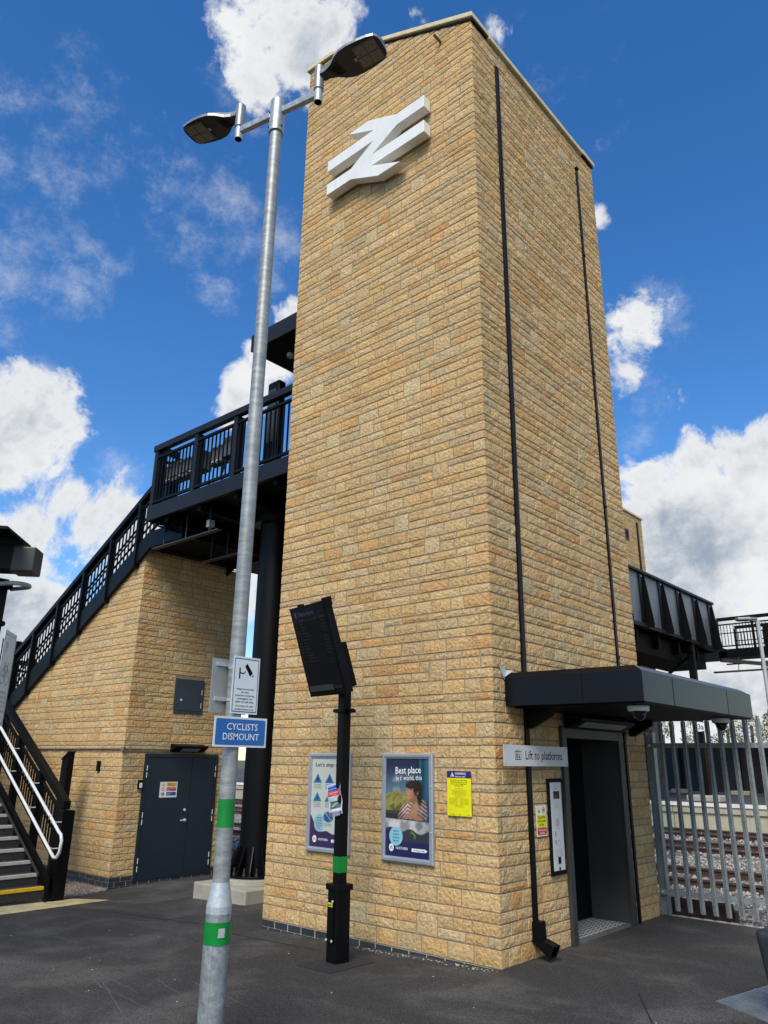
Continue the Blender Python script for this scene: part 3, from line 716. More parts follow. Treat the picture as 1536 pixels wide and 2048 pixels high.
    # entrance canopy
    K = MB(); y0, y1, x1 = 0.30, 3.50, 1.44
    ya = 0.20
    K.hexa([P(.02, ya, 2.335), P(x1, y0, 2.335), P(x1, y1, 2.335), P(.02, y1, 2.335), P(.02, ya, 2.615), P(x1, y0, 2.615), P(x1, y1, 2.615), P(.02, y1, 2.615)])
    K.hexa([P(.02, ya, 2.615), P(x1, y0, 2.615), P(x1, y1, 2.615), P(.02, y1, 2.615), P(.02, ya+.07, 2.675), P(x1-.10, y0+.07, 2.675), P(x1-.10, y1-.07, 2.675), P(.02, y1-.07, 2.675)])
    kk = K.build('entrance_canopy', canopy_m, T, bevel=0.003)
    s = MB(); 
    for k in range(16): s.box(0.05+k*0.0865, 0.05+k*0.0865+0.08, y0+.03, y1-.03, 2.322, 2.334)
    s.build('soffit', black_matt, kk)
    s = MB()
    for yy in (1.02, 2.62): s.box(x1+.0005, x1+.0025, yy, yy+.006, 2.337, 2.60)
    s.box(0.85, 0.856, .2565, .2615, 2.337, 2.60)
    s.each('panel_joint', black_matt, kk)
    s = MB(); s.prism([(0.016, 0.10, 2.74), (0.016, 0.20, 2.60), (0.016, 0.26, 2.70)], (0.004, 0, 0)); s.prism([(0.0205, 0.26, 2.70), (0.0205, 0.20, 2.625), (0.10, 0.25, 2.69)], (0, 0.0, 0.004)); s.build('lead_flashing', galv_pale, kk)
    s = MB()
    for yy in (0.58, 3.12):
        s.prism([(0.016, yy, 2.33), (0.016, yy, 2.13), (0.07, yy, 2.13), (0.33, yy, 2.26), (0.33, yy, 2.33)], (0, 0.07, 0))
    s.each('bracket', black, kk, bevel=0.004)
    # high level canopy over the lift lobby, on the far side
    K = MB(); K.box(-5.0, -3.345, 0.43, 3.3, 8.45, 8.76); hk = K.build('lobby_canopy', anth, T, bevel=0.005)
    s = MB()
    for k in range(20): s.box(-4.95+k*0.08, -4.95+k*0.08+0.073, 0.48, 3.25, 8.435, 8.449)
    s.build('soffit', black_matt, hk)
    s = MB(); s.cyl((-4.5, 0.9, 8.434), (-4.5, 0.9, 8.37), 0.06, n=12); s.build('dome_housing', signw, hk, smooth=True)
    # upper lift door facing the landing
    s = MB(); s.box(-3.40, -3.346, 1.2, 2.6, 6.23, 8.35); s.build('upper_doorway', charcoal, T)
    return T
lift_tower()
# emblem on the tower
def emblem():
    T = thing('station_emblem', (-1.64, -0.02, 9.9), 'large white double-arrow emblem mounted high on the stone tower', 'emblem')
    P = [(-.694, 10.60), (-.69, 10.40), (-1.184, 10.40), (-1.652, 10.16), (-.694, 10.16), (-.69, 9.96), (-1.652, 9.96), (-1.115, 9.705), (-1.534, 9.705), (-2.072, 9.96), (-2.585, 9.96), (-2.59, 10.16), (-2.079, 10.16), (-1.648, 10.40), (-2.585, 10.40), (-2.59, 10.60), (-1.640, 10.60), (-2.162, 10.85), (-1.743, 10.85), (-1.195, 10.60)]
    c = MB(); c.prism([(x, -0.19, z) for x, z in P], (0, 0.14, 0)); c.build('arrow_face', emblem_m, T, bevel=0.004)
    s = MB()
    for x in (-2.42, -2.39, -1.215, -1.19, -1.165): s.box(x, x+.0015, -.1915, -.1903, *((10.42, 10.585) if x > -2 else (9.98, 10.145)))
    s.each('panel_seam', mat('seam_grey', (0.45, 0.46, 0.46), .5), T)
    s = MB()
    for x in (-2.3, -1.64, -1.0):
        for z in (10.06, 10.5): s.cyl((x, -0.05, z), (x, 0.0, z), 0.02, n=8)
    s.each('fixing', alu, T)
emblem()

# ================================================================== POSTERS
def sm(x, a, b): t = np.clip((x-a)/(b-a), 0, 1); return t*t*(3-2*t)
def vnoise(X, Y, s, seed):
    r = np.random.RandomState(seed); G = r.rand(64, 64)
    x = X*s; y = Y*s; xi = np.floor(x).astype(int); yi = np.floor(y).astype(int); fx = x-xi; fy = y-yi
    fx = fx*fx*(3-2*fx); fy = fy*fy*(3-2*fy)
    g = lambda a, b: G[a % 64, b % 64]
    return (g(xi, yi)*(1-fx)+g(xi+1, yi)*fx)*(1-fy)+(g(xi, yi+1)*(1-fx)+g(xi+1, yi+1)*fx)*fy
def fbm(X, Y, s, seed): return sum(vnoise(X, Y, s*2**k, seed+k)/2**(k+1) for k in range(4))
def lay(C, mask, col):
    col = np.array(col, float)
    if col.ndim == 1: col = col[None, None]
    return C*(1-mask[..., None])+col*mask[..., None]
def ell(X, Y, cx, cy, rx, ry, soft=0.012, rot=0.0):
    dx = X-cx; dy = (Y-cy)*1.72; c, s = math.cos(rot), math.sin(rot)
    u = (dx*c+dy*s)/rx; v = (-dx*s+dy*c)/(ry*1.72); d = np.sqrt(u*u+v*v)
    return 1-sm(d, 1-soft/rx, 1+soft/rx)
def child_scene(X, Y):
    # Y up.  a child resting folded arms on a train table, moorland outside
    C = np.zeros(X.shape+(3,))
    sky = np.array([0.012, 0.018, 0.055])[None, None]*sm(Y, 0.62, 0.95)[..., None]+np.array([0.10, 0.18, 0.25])[None, None]*(1-sm(Y, 0.60, 0.95))[..., None]
    cl = sm(fbm(X*1.0, Y*2.4, 4, 3), 0.45, 0.7)*sm(Y, 0.5, 0.62)*(1-sm(Y, 0.74, 0.9))
    C = C+sky; C = lay(C, cl*0.55, (0.36, 0.42, 0.45))
    ridge = 0.655-0.10*np.abs(X-0.33)+0.02*np.sin(X*9)
    hill = 1-sm(Y, ridge-0.006, ridge+0.006)
    n = fbm(X, Y*2, 9, 8)
    hc = np.stack([0.17+0.20*n, 0.15+0.17*n, 0.04+0.05*n], -1)
    C = lay(C, hill, hc)
    n2 = sm(fbm(X+Y*0.7, Y*2.6-X, 6, 21), 0.45, 0.6); C = lay(C, hill*n2*0.75, (0.045, 0.055, 0.02))
    C = lay(C, (1-sm(Y, 0.455, 0.465)), (0.05, 0.045, 0.03)); C = lay(C, 1-sm(Y, 0.42, 0.43), (0.02, 0.022, 0.03))
    # window pillar and seat on the right
    C = lay(C, sm(X, 0.72, 0.73), (0.008, 0.05, 0.085)); C = lay(C, sm(X, 0.72, 0.725)*(1-sm(X, 0.745, 0.75)), (0.005, 0.01, 0.03))
    C = lay(C, sm(X, 0.765, 0.785)*(1-sm(X, 0.79, 0.83)), (0.02, 0.10, 0.16)); C = lay(C, sm(X, 0.86, 0.93), (0.03, 0.10, 0.16))
    C = lay(C, sm(X, 0.93, 0.95)*(1-sm(Y, 0.5, 0.7)), (0.008, 0.03, 0.13))
    # body and striped sleeves
    body = ell(X, Y, 0.73, 0.50, 0.20, 0.10, 0.02); body = np.maximum(body, ell(X, Y, 0.44, 0.455, 0.20, 0.052, 0.02, 0.75)); body = np.maximum(body, ell(X, Y, 0.55, 0.415, 0.24, 0.042, 0.02, 0.05))
    body = np.maximum(body, ell(X, Y, 0.80, 0.44, 0.15, 0.085, 0.02)); body = body*sm(Y, 0.375, 0.385)
    ph_ = np.where(X < 0.5, Y*1.72-0.9*X, Y*1.72+0.55*X)
    st = 0.5+0.5*np.sin(ph_*2*math.pi*15)
    sc = lay(np.ones(X.shape+(3,))*np.array([0.50, 0.40, 0.38]), sm(st, 0.40, 0.62)*0.92, (0.16, 0.03, 0.05))
    sc = sc*(0.45+0.75*sm(fbm(X, Y, 6, 5), 0.3, 0.7))[..., None]
    C = lay(C, body, sc)
    skin = np.array([0.40, 0.19, 0.115])
    C = lay(C, ell(X, Y, 0.52, 0.415, 0.10, 0.026, 0.02, 0.3), skin*0.85); C = lay(C, ell(X, Y, 0.70, 0.40, 0.13, 0.028, 0.02, -0.15), skin*0.8)
    # soft toy
    tn = (0.8+0.5*fbm(X, Y, 26, 9))[..., None]
    for a in ((0.66, 0.475, 0.085, 0.062), (0.71, 0.525, 0.062, 0.034), (0.645, 0.545, 0.03, 0.02), (0.60, 0.44, 0.06, 0.03)):
        C = lay(C, ell(X, Y, *a, 0.02), np.array([0.34, 0.20, 0.10])*tn)
    # neck, head, hair
    C = lay(C, ell(X, Y, 0.64, 0.585, 0.075, 0.05, 0.02), skin*0.6)
    hair = (0.022, 0.014, 0.011)
    C = lay(C, ell(X, Y, 0.665, 0.70, 0.175, 0.085, 0.02), hair); C = lay(C, ell(X, Y, 0.775, 0.62, 0.062, 0.10, 0.02), hair)
    face = np.maximum(ell(X, Y, 0.575, 0.655, 0.105, 0.074, 0.018), ell(X, Y, 0.545, 0.61, 0.065, 0.034, 0.018))
    shade = (0.62+0.5*(1-sm(X, 0.50, 0.70)))[..., None]
    C = lay(C, face, skin[None, None]*shade); C = lay(C, ell(X, Y, 0.468, 0.652, 0.022, 0.013, 0.012), skin)
    C = lay(C, ell(X, Y, 0.725, 0.645, 0.022, 0.016, 0.012), skin*0.75)
    fr = ell(X, Y, 0.60, 0.728, 0.145, 0.042, 0.015, 0.15); C = lay(C, fr, hair); C = lay(C, ell(X, Y, 0.685, 0.68, 0.05, 0.05, 0.02), hair)
    C = lay(C, ell(X, Y, 0.505, 0.672, 0.02, 0.005, 0.008), (0.03, 0.015, 0.012)); C = lay(C, ell(X, Y, 0.585, 0.677, 0.022, 0.005, 0.008), (0.03, 0.015, 0.012))
    C = lay(C, ell(X, Y, 0.515, 0.618, 0.033, 0.006, 0.008, 0.12), (0.26, 0.05, 0.04)); C = lay(C, ell(X, Y, 0.515, 0.622, 0.024, 0.003, 0.006, 0.12), (0.55, 0.45, 0.40))
    # table with crumpled map
    tb = (1-sm(Y, 0.375-0.02*X, 0.382-0.02*X)); C = lay(C, tb, (0.035, 0.035, 0.045))
    mp = tb*sm(Y, 0.265-0.02*X+0.02*np.sin(X*14), 0.28-0.02*X+0.02*np.sin(X*14)); mc = (0.24+0.34*sm(fbm(X*1.0, Y*1.6, 8, 15), 0.3, 0.7))*(1-0.45*sm(X, 0.5, 1.0))
    C = lay(C, mp, np.stack([mc, mc*0.98, mc*0.95], -1))
    gl = ell(X, Y, 0.62, 0.22, 0.05, 0.04, 0.02, 0.9)*(1-ell(X, Y, 0.60, 0.21, 0.05, 0.04, 0.02, 0.9)); C = lay(C, gl, (0.16, 0.24, 0.06))
    # navy foot
    C = lay(C, (1-sm(Y, 0.14+0.12*(1-sm(X, 0.0, 0.35)), 0.165+0.13*(1-sm(X, 0.0, 0.35)))), (0.018, 0.016, 0.085))
    return C
def info_scene(X, Y):
    C = np.ones(X.shape+(3,))*np.array([0.50, 0.53, 0.48])
    C = lay(C, ell(X, Y, 0.97, 0.84, 0.22, 0.14, 0.02)*0.25, (0.3, 0.32, 0.3))
    top = 0.15+0.20*np.exp(-(X/0.16)**1.5)+0.03*np.exp(-((X-0.45)/0.12)**2)
    C = lay(C, 1-sm(Y, top-0.004, top+0.004), (0.035, 0.018, 0.075))
    C = lay(C, ((X < 0.16)*(Y < 0.34))*(1-sm(Y, top-0.004, top+0.004))*0.6*(1-sm(X, 0.0, 0.14)), (0.07, 0.02, 0.08))
    for r_, cy in enumerate((0.765, 0.555)):
        for cx in (0.17, 0.5, 0.83):
            h = (Y-(cy-0.055))/0.11; m = sm(h, 0, 0.03)*(1-sm(h, 0.97, 1.0))*(1-sm(np.abs(X-cx), 0.125*(1-h)-0.006, 0.125*(1-h)+0.004))
            C = lay(C, m, (0.018, 0.12, 0.26) if r_ == 0 else (0.015, 0.16, 0.27))
            C = lay(C, m*(1-sm(np.abs(X-cx)/0.03+np.abs(Y-cy+0.015)/0.028, 0.8, 1.1))*0.9, (0.01, 0.015, 0.05))
    for cx in (0.5, 0.83):
        C = lay(C, ell(X, Y, cx, 0.335, 0.14, 0.06, 0.012), (0.018, 0.12, 0.30)); C = lay(C, ell(X, Y, cx, 0.335, 0.09, 0.04, 0.012)*0.5, (0.01, 0.04, 0.12))
        d = np.abs((X-cx)+(Y-0.335)*1.9); C = lay(C, (1-sm(d, 0.008, 0.016))*ell(X, Y, cx, 0.335, 0.13, 0.055, 0.01), (0.35, 0.42, 0.45))
    return C
def poster(x0, x1, z0, z1, label, kind):
    T = thing('poster_case', ((x0+x1)/2, -0.02, z0), label, 'poster')
    y = -0.022; f = 0.052
    fr = MB()
    O = Vector((x0, y, z0)); F = (O, X3, Z3, -Y3); w, h = x1-x0, z1-z0
    # mitred frame with an inner rebate
    for (a, b) in (((0, 0), (w, 0)), ((w, 0), (w, h)), ((w, h), (0, h)), ((0, h), (0, 0))): pass
    def pt(u, v, n): return O+X3*u+Z3*v-Y3*n
    outer = [(0, 0), (w, 0), (w, h), (0, h)]
    prof = [(0, -0.02), (0, 0.022), (0.010, 0.030), (0.034, 0.030), (0.038, 0.022), (f, 0.020), (f, 0.006)]
    sx = [1, -1, -1, 1]; sz = [1, 1, -1, -1]
    for i in range(4):
        j = (i+1) % 4
        for k in range(len(prof)-1):
            (d0, n0), (d1, n1) = prof[k], prof[k+1]
            fr.face([pt(outer[i][0]+sx[i]*d0, outer[i][1]+sz[i]*d0, n0), pt(outer[j][0]+sx[j]*d0, outer[j][1]+sz[j]*d0, n0), pt(outer[j][0]+sx[j]*d1, outer[j][1]+sz[j]*d1, n1), pt(outer[i][0]+sx[i]*d1, outer[i][1]+sz[i]*d1, n1)])
    fr.face([pt(0.001, 0.001, -0.019), pt(w-.001, 0.001, -0.019), pt(w-.001, h-.001, -0.019), pt(0.001, h-.001, -0.019)])
    fr.build('frame', alu, T)
    F2 = (Vector((x0+f-.002, y, z0+f-.002)), X3, Z3, -Y3); pw, ph = w-2*f+.004, h-2*f+.004
    sheet(F2, pw, ph, 110, 190, child_scene if kind == 'child' else info_scene, 'printed_sheet', painted, T, n=0.008)
    tx = MB(); FT = (Vector((x0+f, y, z0+f)), X3, Z3, -Y3); n = 0.0095; pw, ph = w-2*f, h-2*f
    if kind == 'child':
        text(tx, "Best place", FT, 0.51*pw, 0.845*ph, 0.098, width=0.60*pw, n=n, bold=0.012, rot=0.035)
        text(tx, "in t' world, this", FT, 0.53*pw, 0.775*ph, 0.070, width=0.60*pw, n=n, bold=0.004, rot=0.035)
        tx.build('headline', txt_white, T)
        g = MB()
        c0 = (0.24*pw, 0.20*ph); k = 28
        g.face([FT[0]+X3*(c0[0]+0.092*math.cos(2*math.pi*i/k))+Z3*(c0[1]+0.092*math.sin(2*math.pi*i/k))-Y3*n for i in range(k)]); g.build('price_roundel', mat('roundel_blue', (0.22, 0.50, 0.62), 0.35), T)
        g = MB()
        for i, s in enumerate(("Under 5s", "travel free", "and kids go", "'half price'")): text(g, s, FT, c0[0], c0[1]+0.042-0.031*i, 0.027, squeeze=0.75, n=n+.001, bold=0.01)
        g.build('roundel_text', mat('lettering_navy', (0.015, 0.02, 0.10), 0.4), T)
        b = MB()
        for u, v in ((0.07, 0.62), (0.14, 0.645), (0.24, 0.61), (0.38, 0.62), (0.20, 0.63)):
            for sgn in (-1, 1): b.face([FT[0]+X3*(u*pw+a)+Z3*(v*ph+c)-Y3*n for a, c in ((0, 0), (sgn*0.008, 0.006), (sgn*0.016, 0.003), (sgn*0.008, 0.003))])
        b.each('bird_marks', txt_black, T)
    else:
        text(tx, "Let's stay safe", FT, 0.08*pw, 0.90*ph, 0.060, width=0.80*pw, n=n, bold=0.010, slant=0.15, align='L')
        for (r, cy) in enumerate((0.69, 0.48)):
            for ci, cx in enumerate((0.17, 0.5, 0.83)):
                lines = ("Please keep back", "from the platform", "edge at all times") if (r+ci) % 2 else ("Take care on the", "stairs and hold", "the handrail")
                for k, s in enumerate(lines): text(tx, s, FT, cx*pw, cy*ph-0.019*k, 0.0155, width=0.2*pw, n=n)
        for cx in (0.5, 0.83):
            for k, s in enumerate(("No smoking or", "vaping here")): text(tx, s, FT, cx*pw, 0.255*ph-0.018*k, 0.015, width=0.19*pw, n=n)
        tx.build('headline', txt_black, T)
        g = MB(); c0 = (0.25*pw, 0.265*ph); k = 28
        g.face([FT[0]+X3*(c0[0]+0.085*math.cos(2*math.pi*i/k))+Z3*(c0[1]+0.095*math.sin(2*math.pi*i/k))-Y3*n for i in range(k)]); g.build('advice_roundel', mat('roundel_pale', (0.26, 0.44, 0.50), 0.35), T)
        g = MB()
        for i, s in enumerate(("When you're", "in our stations", "there are some", "things to look", "out for...")): text(g, s, FT, c0[0], c0[1]+0.045-0.027*i, 0.022, squeeze=0.7, n=n+.001, bold=0.012)
        g.build('roundel_text', txt_black, T)
    # operator mark and strapline
    g = MB(); c0 = (0.135*pw, 0.085*ph); k = 26
    g.face([FT[0]+X3*(c0[0]+0.033*math.cos(2*math.pi*i/k))+Z3*(c0[1]+0.038*math.sin(2*math.pi*i/k))-Y3*n for i in range(k)])
    g.face([FT[0]+X3*u+Z3*v-Y3*n for u, v in ((0.60*pw, 0.062*ph), (0.90*pw, 0.062*ph), (0.95*pw, 0.078*ph), (0.90*pw, 0.094*ph), (0.60*pw, 0.094*ph))])
    text(g, "NORTHERN", FT, 0.24*pw, 0.072*ph, 0.036, width=0.27*pw, n=n, align='L')
    g.build('operator_mark', txt_white, T)
    g = MB(); text(g, "n", FT, c0[0], c0[1]-0.017, 0.066, n=n+.001, bold=0.02); text(g, "Go do your thing", FT, 0.765*pw, 0.070*ph, 0.024, width=0.24*pw, n=n+.001, bold=0.012)
    g.build('mark_text', txt_black, T)
    g = MB()
    for v in (0.29, 0.70):
        g.cyl((x1-.012, y-.03, z0+h*v), (x1-.012, y-.045, z0+h*v), 0.007, n=10)
    g.each('clip', steelp, T, smooth=True)
    gl = None
poster(-1.434, -0.738, 0.795, 1.868, 'aluminium framed poster of a child at a train window', 'child')
poster(-2.602, -1.914, 0.798, 1.867, 'aluminium framed pale safety poster partly behind the black post', 'info')

# ================================================================== WALL SIGNS
def warning_sign():
    x0, x1, z0, z1 = -0.563, -0.270, 1.277, 1.700; w, h = x1-x0, z1-z0
    T = thing('warning_sign', (-0.41, -0.03, z0), 'yellow ticket warning sign with a navy header on the stone wall', 'sign')
    c = MB(); c.box(x0, x1, -0.032, -0.022, z0, z1-0.068); c.build('notice_board', yellow, T, bevel=0.002)
    c = MB(); c.box(x0, x1, -0.032, -0.022, z1-0.067, z1); c.build('header', purple, T, bevel=0.002)
    F = (Vector((x0, -0.032, z0)), X3, Z3, -Y3); n = 0.0012
    g = MB(); text(g, "WARNING", F, 0.100, h-0.034, 0.030, width=0.135, align='L', n=n, bold=0.02); text(g, "Have you paid?", F, 0.100, h-0.058, 0.020, width=0.13, align='L', n=n, bold=0.01)
    g.face([F[0]+X3*u+Z3*v-Y3*n for u, v in ((0.045, h-0.052), (0.09, h-0.052), (0.0675, h-0.012))]); g.build('header_text', txt_white, T)
    g = MB(); g.face([F[0]+X3*u+Z3*v-Y3*(n+.0008) for u, v in ((0.053, h-0.048), (0.072, h-0.048), (0.066, h-0.024))]); g.build('warning_symbol', redm, T)
    g = MB(); y = h-0.092
    for s, wd in (("Please buy your ticket before", .21), ("you travel, otherwise you may", .21), ("have to pay a Penalty Fare", .19), ("of at least £100", .11)):
        text(g, s, F, w/2, y, 0.0155, width=wd, n=n, bold=0.012); y -= 0.0175
    y -= .006; text(g, "northernrailway.co.uk", F, w/2, y, 0.010, width=0.10, n=n); y -= 0.018
    g.build('bold_text', txt_black, T)
    g = MB()
    for s in ("If you travel without a valid ticket on any train", "or in a compulsory ticket area you may be asked", "to pay a penalty. Buy before you board from the", "ticket machine, online or from the mobile app", "at this station. Open all day, every day."):
        text(g, s, F, w/2, y, 0.0085, width=0.175, n=n); y -= 0.0105
    y -= 0.008; text(g, "Penalty fares apply", F, w/2, y, 0.0105, width=0.10, n=n, bold=.01); y -= 0.014
    for k in range(7):
        for u in (0.078, 0.21): text(g, ("Where they are in force", "between the stations on", "this line and others as", "shown on the map, fares", "are due before travel.", "See the full terms and", "conditions on board.")[k], F, u, y, 0.0075, width=0.105, n=n)
        y -= 0.0092
    y -= 0.004; text(g, "Tickets and information", F, w/2, y, 0.0095, width=0.105, n=n, bold=.01)
    text(g, "Ask a member of staff or use the help point", F, w/2, y-.012, 0.0075, width=0.115, n=n)
    for u, s in ((0.065, "NORTHERN"), (0.16, "RAIL"), (0.255, "delay repay")): text(g, s, F, u, 0.012, 0.010, width=0.06 if u < .1 else 0.035, n=n, bold=.01)
    g.build('small_text', mat('lettering_olive', (0.04, 0.035, 0.0), 0.5), T)
    g = MB()
    for u, v in ((0.05, 0.065), (0.25, 0.058), (0.045, h-.062), (0.215, h-.064)): g.cyl((x0+u, -0.032, z0+v), (x0+u, -0.035, z0+v), 0.0035, n=8)
    g.each('screw', steelp, T)
warning_sign()
def lift_sign():
    T = thing('lift_sign', (0.03, 0.66, 1.755), 'long silver sign reading Lift to platforms across the downpipe', 'sign')
    c = MB(); c.box(0.090, 0.094, 0.016, 1.305, 1.755, 1.957); c.build('sign_panel', steelp, T, bevel=0.001)
    F = (Vector((0.094, 0.016, 1.755)), Y3, Z3, X3); n = 0.001
    g = MB(); text(g, "Lift to platforms", F, 0.40, 0.066, 0.122, width=0.76, align='L', n=n, bold=0.004)
    # lift pictogram
    def bx(u0, u1, v0, v1): g.face([F[0]+Y3*u+Z3*v+X3*n for u, v in ((u0, v0), (u1, v0), (u1, v1), (u0, v1))])
    bx(.21, .325, .062, .069); bx(.21, .325, .138, .145); bx(.21, .217, .069, .138); bx(.318, .325, .069, .138)
    bx(.235, .255, .075, .118); bx(.237, .253, .121, .132); bx(.275, .290, .090, .120); bx(.277, .300, .076, .092); bx(.276, .288, .122, .132)
    for u in (.245, .275): g.face([F[0]+Y3*a+Z3*b+X3*n for a, b in ((u-.008, .152), (u+.008, .152), (u, .164))])
    g.build('lettering', txt_black, T)
    g = MB()
    for u in (0.03, 0.64, 1.26):
        for v in (0.025, 0.18): g.cyl((0.094, 0.016+u, 1.755+v), (0.0965, 0.016+u, 1.755+v), 0.006, n=10)
    g.each('screw', txt_grey, T)
lift_sign()
def pict_tri(mb, F, u, v, s, n, mi):
    O, U, V, Nn = F; mb.face([O+U*(u+a*s)+V*(v+b*s)+Nn*n for a, b in ((-.55, -.45), (.55, -.45), (0, .5))], mi)
def ringf(mb, F, u, v, r0, r1, n, mi, k=24):
    O, U, V, Nn = F
    for i in range(k):
        a, b = 2*math.pi*i/k, 2*math.pi*(i+1)/k
        mb.face([O+U*(u+r*math.cos(t))+V*(v+r*math.sin(t))+Nn*n for r, t in ((r0, a), (r1, a), (r1, b), (r0, b))], mi)
def disc(mb, F, u, v, r, n, mi, k=22, ry=None):
    O, U, V, Nn = F; ry = ry or r
    mb.face([O+U*(u+r*math.cos(2*math.pi*i/k))+V*(v+ry*math.sin(2*math.pi*i/k))+Nn*n for i in range(k)], mi)
def rect(mb, F, u0, u1, v0, v1, n, mi):
    O, U, V, Nn = F; mb.face([O+U*u+V*v+Nn*n for u, v in ((u0, v0), (u1, v0), (u1, v1), (u0, v1))], mi)
def caution_sign():
    y0, y1, z0, z1 = 0.700, 0.905, 1.075, 1.368; w, h = y1-y0, z1-z0
    T = thing('caution_sign', (0.02, 0.80, z0), 'small white, yellow and red fire caution sign beside the call panel', 'sign')
    c = MB(); c.box(0.018, 0.022, y0, y1, z0, z1); c.build('sign_panel', white, T, bevel=0.001)
    F = (Vector((0.022, y0, z0)), Y3, Z3, X3); g = MB()
    rect(g, F, 0.01, w-.01, 0.085, 0.205, .0008, 0); rect(g, F, 0.01, w-.01, 0.012, 0.083, .0008, 1)
    pict_tri(g, F, 0.055, 0.248, 0.06, .0008, 0); ringf(g, F, 0.148, 0.248, 0.020, 0.027, .0008, 1); rect(g, F, .138, .158, .240, .256, .0014, 2)
    g.build('colour_bands', [yellow, redm, txt_black], T)
    g = MB()
    for s, v, wd in (("Caution", .172, .15), ("In the event", .136, .165), ("of fire", .100, .085)): text(g, s, F, w/2, v, 0.036, width=wd, n=.0016, bold=.02)
    pict_tri(g, F, 0.055, 0.245, 0.030, .0014, 0)
    g.build('lettering', txt_black, T)
    g = MB()
    for s, v, wd in (("Do not use", .052, .14), ("this lift", .022, .09)): text(g, s, F, w/2, v, 0.030, width=wd, n=.0016, bold=.01)
    g.build('white_lettering', txt_white, T)
    g = MB()
    for u in (.014, w-.014):
        for v in (.014, h-.014): g.cyl(F[0]+Y3*u+Z3*v, F[0]+Y3*u+Z3*v+X3*.004, .006, n=8)
    g.each('screw', white, T)
caution_sign()
def call_panel():
    y0, y1, z0, z1 = 0.945, 1.252, 0.688, 1.633
    T = thing('lift_call_panel', (0.02, 1.10, z0), 'tall silver lift call panel in a black surround left of the doorway', 'control panel')
    c = MB(); c.box(0.014, 0.034, y0, y1, z0, z1); c.build('surround', black_matt, T, bevel=0.004)
    c = MB(); c.box(0.034, 0.038, y0+.04, y1-.035, z0+.045, z1-.04); c.build('faceplate', steelp, T, bevel=0.0015)
    F = (Vector((0.038, y0+.04, z0+.045)), Y3, Z3, X3); w = y1-y0-.075; h = z1-z0-.085
    g = MB(); rect(g, F, .055, .185, h-.165, h-.088, .0012, 0); g.build('display_window', glass_dark, T)
    g = MB(); text(g, "LIFT 1", F, .115, h-.035, .020, n=.0012, squeeze=.8); text(g, "0 1 platform", F, .115, h-.066, .020, n=.0012, squeeze=.8)
    ringf(g, F, .115, h-.40, .030, .038, .0012, 0)
    rect(g, F, .107, .123, h-.42, h-.38, .0012, 0); text(g, "No smoking", F, .115, h-.46, .014, n=.0012)
    for u, v in ((.065, .52), (.060, .60)): rect(g, F, u-.016, u+.010, h-v, h-v+.035, .0012, 0); rect(g, F, u-.010, u+.016, h-v-.014, h-v-.004, .0012, 0)
    ringf(g, F, .125, h-.60, .024, .028, .0012, 0); rect(g, F, .118, .135, h-.575, h-.570, .0012, 0)
    for k, s in enumerate(("In an emergency press the", "alarm button and wait to be", "connected to the control", "room. Do not use in fire")): text(g, s, F, .115, h-.665-.020*k, .0145, width=.16, n=.0012)
    g.build('engraving', txt_grey, T)
    g = MB(); g.fbox(F, .088, .142, h-.795, h-.73, 0, .006); g.build('call_button', black_matt, T, bevel=.004)
    g = MB(); g.fbox(F, .10, .13, h-.855, h-.828, 0, .004); g.build('key_switch', black_matt, T, bevel=.002)
    g = MB()
    for i in range(7):
        for j in range(7):
            if (i-3)**2+(j-3)**2 <= 10: disc(g, F, .115+.008*(i-3), h-.235+.008*(j-3), .0018, .0010, 0, 6)
    g.build('speaker_holes', txt_grey, T)
call_panel()
# bulkhead lights and cameras
def bulkhead(F, w, label):
    # wedge shaped housing whose lens looks down and outwards
    T = thing('bulkhead_light', F[0], label, 'light')
    O, U, V, Nn = F; P = lambda u, v, n: O+U*u+V*v+Nn*n
    prof = [(0.0, 0.0), (0.045, 0.0), (0.215, 0.085), (0.215, 0.115), (0.0, 0.155)]
    c = MB(); c.prism([P(0, v, n) for n, v in prof], U*w); c.build('housing', black, T, bevel=.008)
    q = lambda u, t: P(u, .085*t-.0035, .045+.170*t+.001)
    d = MB(); d.face([q(.16, .22), q(w-.16, .22), q(w-.16, .85), q(.16, .85)]); d.build('lens', diffuser, T)
bulkhead((Vector((0.046, 1.36, 2.165)), Y3, Z3, X3), 1.42, 'wide black bulkhead light above the lift doorway under the canopy')
def dome_camera(p, label):
    T = thing('dome_camera', p, label, 'camera', None)
    c = MB(); c.cyl(Vector(p), Vector(p)-Z3*.05, .105, .098, n=28); c.build('collar', signw, T, smooth=True, bevel=.004)
    c = MB(); n = 20
    pts = []
    for k in range(7):
        t = k/6*math.pi/2; pts.append((0.062*math.cos(t), -.05-.022-0.068*math.sin(t)))
    prof = [(0.075, -.05), (0.07, -.068)]+pts
    for i in range(n):
        a, b = 2*math.pi*i/n, 2*math.pi*(i+1)/n
        for k in range(len(prof)-1):
            (r0, z0), (r1, z1) = prof[k], prof[k+1]
            c.face([Vector(p)+Vector((r*math.cos(t), r*math.sin(t), z)) for r, z, t in ((r0, z0, a), (r0, z0, b), (r1, z1, b), (r1, z1, a))])
    c.build('dome', glass_dark, T, smooth=True)
dome_camera((1.24, 0.62, 2.318), 'white dome camera under the near corner of the entrance canopy')
dome_camera((1.20, 3.05, 2.318), 'white dome camera under the far corner of the entrance canopy')
